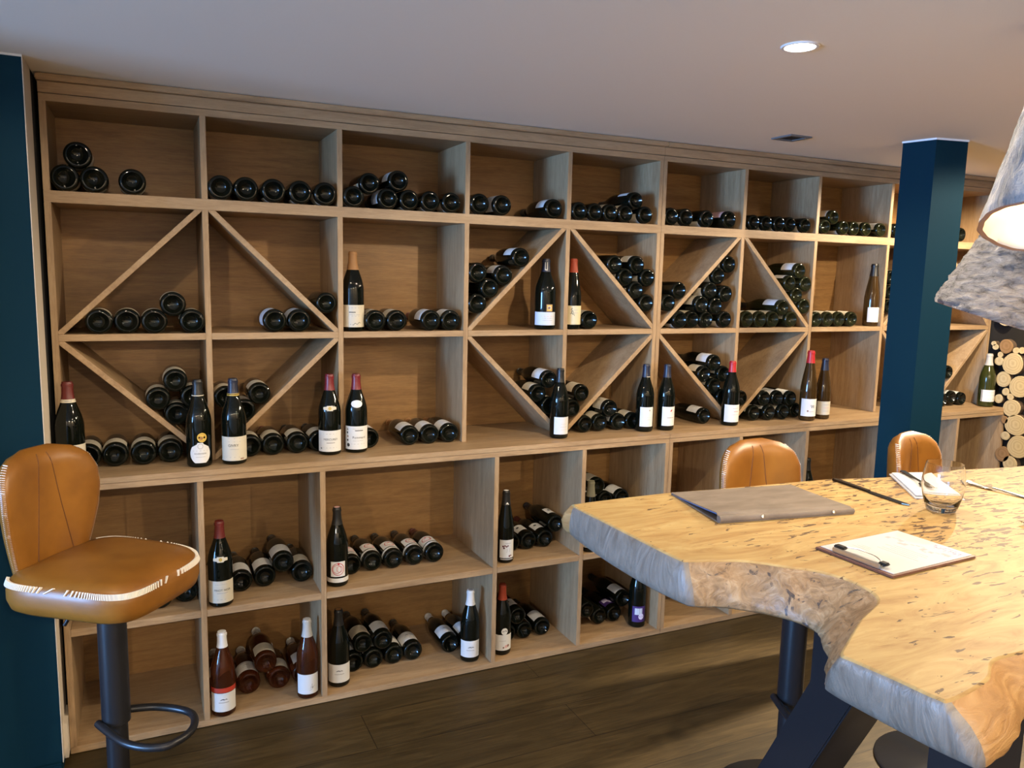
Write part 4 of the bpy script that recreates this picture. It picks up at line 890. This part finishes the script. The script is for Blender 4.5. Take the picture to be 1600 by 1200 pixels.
# ------------------------------------------------------------------ bark pendant lamps
def bark(name, c0, c1, c2, sc):
    m = bpy.data.materials.new(name); n, l = nodes(m); b = n['Principled BSDF']
    v = mapping(n, l, sc); a = noise(n, l, v, 9, 8, .68, .6); r = ramp(n, [(.33, c0), (.47, c1), (.68, c2)]); l.new(a.outputs[0], r.inputs[0])
    l.new(r.outputs[0], b.inputs['Base Color']); b.inputs['Roughness'].default_value = .85
    bump(n, l, a.outputs[0], 1.0, .03); return m
BARK1 = bark('grey_bark_rough', (.075, .064, .056), (.21, .19, .172), (.33, .305, .28), (3, 3, 8)); BARK2 = bark('grey_bark_smooth', (.09, .082, .078), (.22, .212, .207), (.34, .33, .32), (3, 3, .9))
RIMW = mat('cut_wood_rim', (.36, .17, .075), .6); INW = mat('pale_inner_wood', (.72, .62, .46), .7)
def pendant(center, r0, r1, h, cut, barkm, label, watts, curve, seed, rough):
    pd = empty('pendant_lamp', center); tag(pd, label, 'pendant lamp', 'bark pendant lamps')
    n, m = 150, 54; rr = random.Random(seed); ph = [rr.uniform(0, 6) for _ in range(6)]
    def wob(a, t): return 1 + .022*math.sin(2*a + ph[0] + t) + .016*math.sin(3*a + ph[1]) + .010*math.sin(7*a + ph[2] + 5*t) + .006*math.sin(19*a + 9*t + ph[3])
    def R(t): return r0 + (r1 - r0)*(t**curve)
    def P(r, a, t, dz=0): x, y = r*math.cos(a), r*math.sin(a); return Vector((x, y, t*h + dz + (cut[0]*x + cut[1]*y)*(1 - t)))
    v, f = [], []
    for j in range(m + 1):
        t = j/m
        for i in range(n):
            a = 2*PI*i/n; r = R(t)*wob(a, t); p = P(r, a, t)
            q = Vector((p.x*rough[0], p.y*rough[0], p.z*rough[1])) + Vector((seed*9.1, 0, 0))
            d = rough[2]*(mnoise.noise(q) + .6*abs(mnoise.noise(q*2.1)) + .35*mnoise.noise(q*4.3))
            if t < .05: d -= rough[2]*1.2*(1 - t/.05)
            v.append(P(r + d, a, t))
    for j in range(m):
        for i in range(n): f.append((j*n + i, j*n + (i+1) % n, (j+1)*n + (i+1) % n, (j+1)*n + i))
    f.append(tuple(range(m*n, (m+1)*n)))
    link('lamp_shade', mesh('lamp_shade', v, f, barkm, True, angle=75), pd)
    v, f, fm = [], [], []
    lv = [(.985, 0, .0005), (.90, 0, .001), (.88, .03, 0), (.86, .35, 0), (.84, .80, 0)]
    for s, t, dz in lv:
        for i in range(n): a = 2*PI*i/n; v.append(P(R(t)*wob(a, t)*s, a, t, dz))
    for j in range(len(lv) - 1):
        for i in range(n): f.append((j*n + i, (j+1)*n + i, (j+1)*n + (i+1) % n, j*n + (i+1) % n)); fm.append(0 if j < 1 else 1)
    f.append(tuple(range((len(lv)-1)*n, len(lv)*n))); fm.append(1)
    link('inner_rim', mesh('inner_rim', v, f, [RIMW, INW], True, fm, 50), pd)
    bz = h*.42
    bu = link('bulb', lathe('bulb', [(0, -.026), (.014, -.022), (.024, -.008), (.026, .004), (.020, .018), (.012, .032), (.012, .05), (0, .05)], mat('bulb_glow', (1, .9, .7), .4, emit=(1, .72, .38), estr=22), 20), pd); bu.location = (0, 0, bz)
    tube('cord', [(0, 0, h - .01), (0, 0, h + .02), (0, 0, (CEIL - center[2] + h)/2), (0, 0, CEIL - center[2] - .002)], .004, BLACKG, pd)
    link('ceiling_rose', lathe('ceiling_rose', [(0, -.022), (.035, -.020), (.040, -.012), (.040, -.001), (0, -.001)], BLACKG, 24), pd).location = (0, 0, CEIL - center[2])
    light('pendant_light', 'POINT', Vector(center) + Vector((0, 0, bz - .045)), watts, WARM, size=.025)
    return pd
pendant((2.040, -1.690, 1.462), .168, .042, .275, (-.19, .24), BARK1, 'wide flared bark pendant lamp hanging in front of the log wall', 1.3, 1.2, 1, (42, 95, .0055))
pendant((1.808, -1.886, 1.664), .122, .040, .300, (-.30, -.19), BARK2, 'narrow bark pendant lamp with its lit opening tilted toward the room', 1.3, 1.0, 2, (38, 12, .0035))
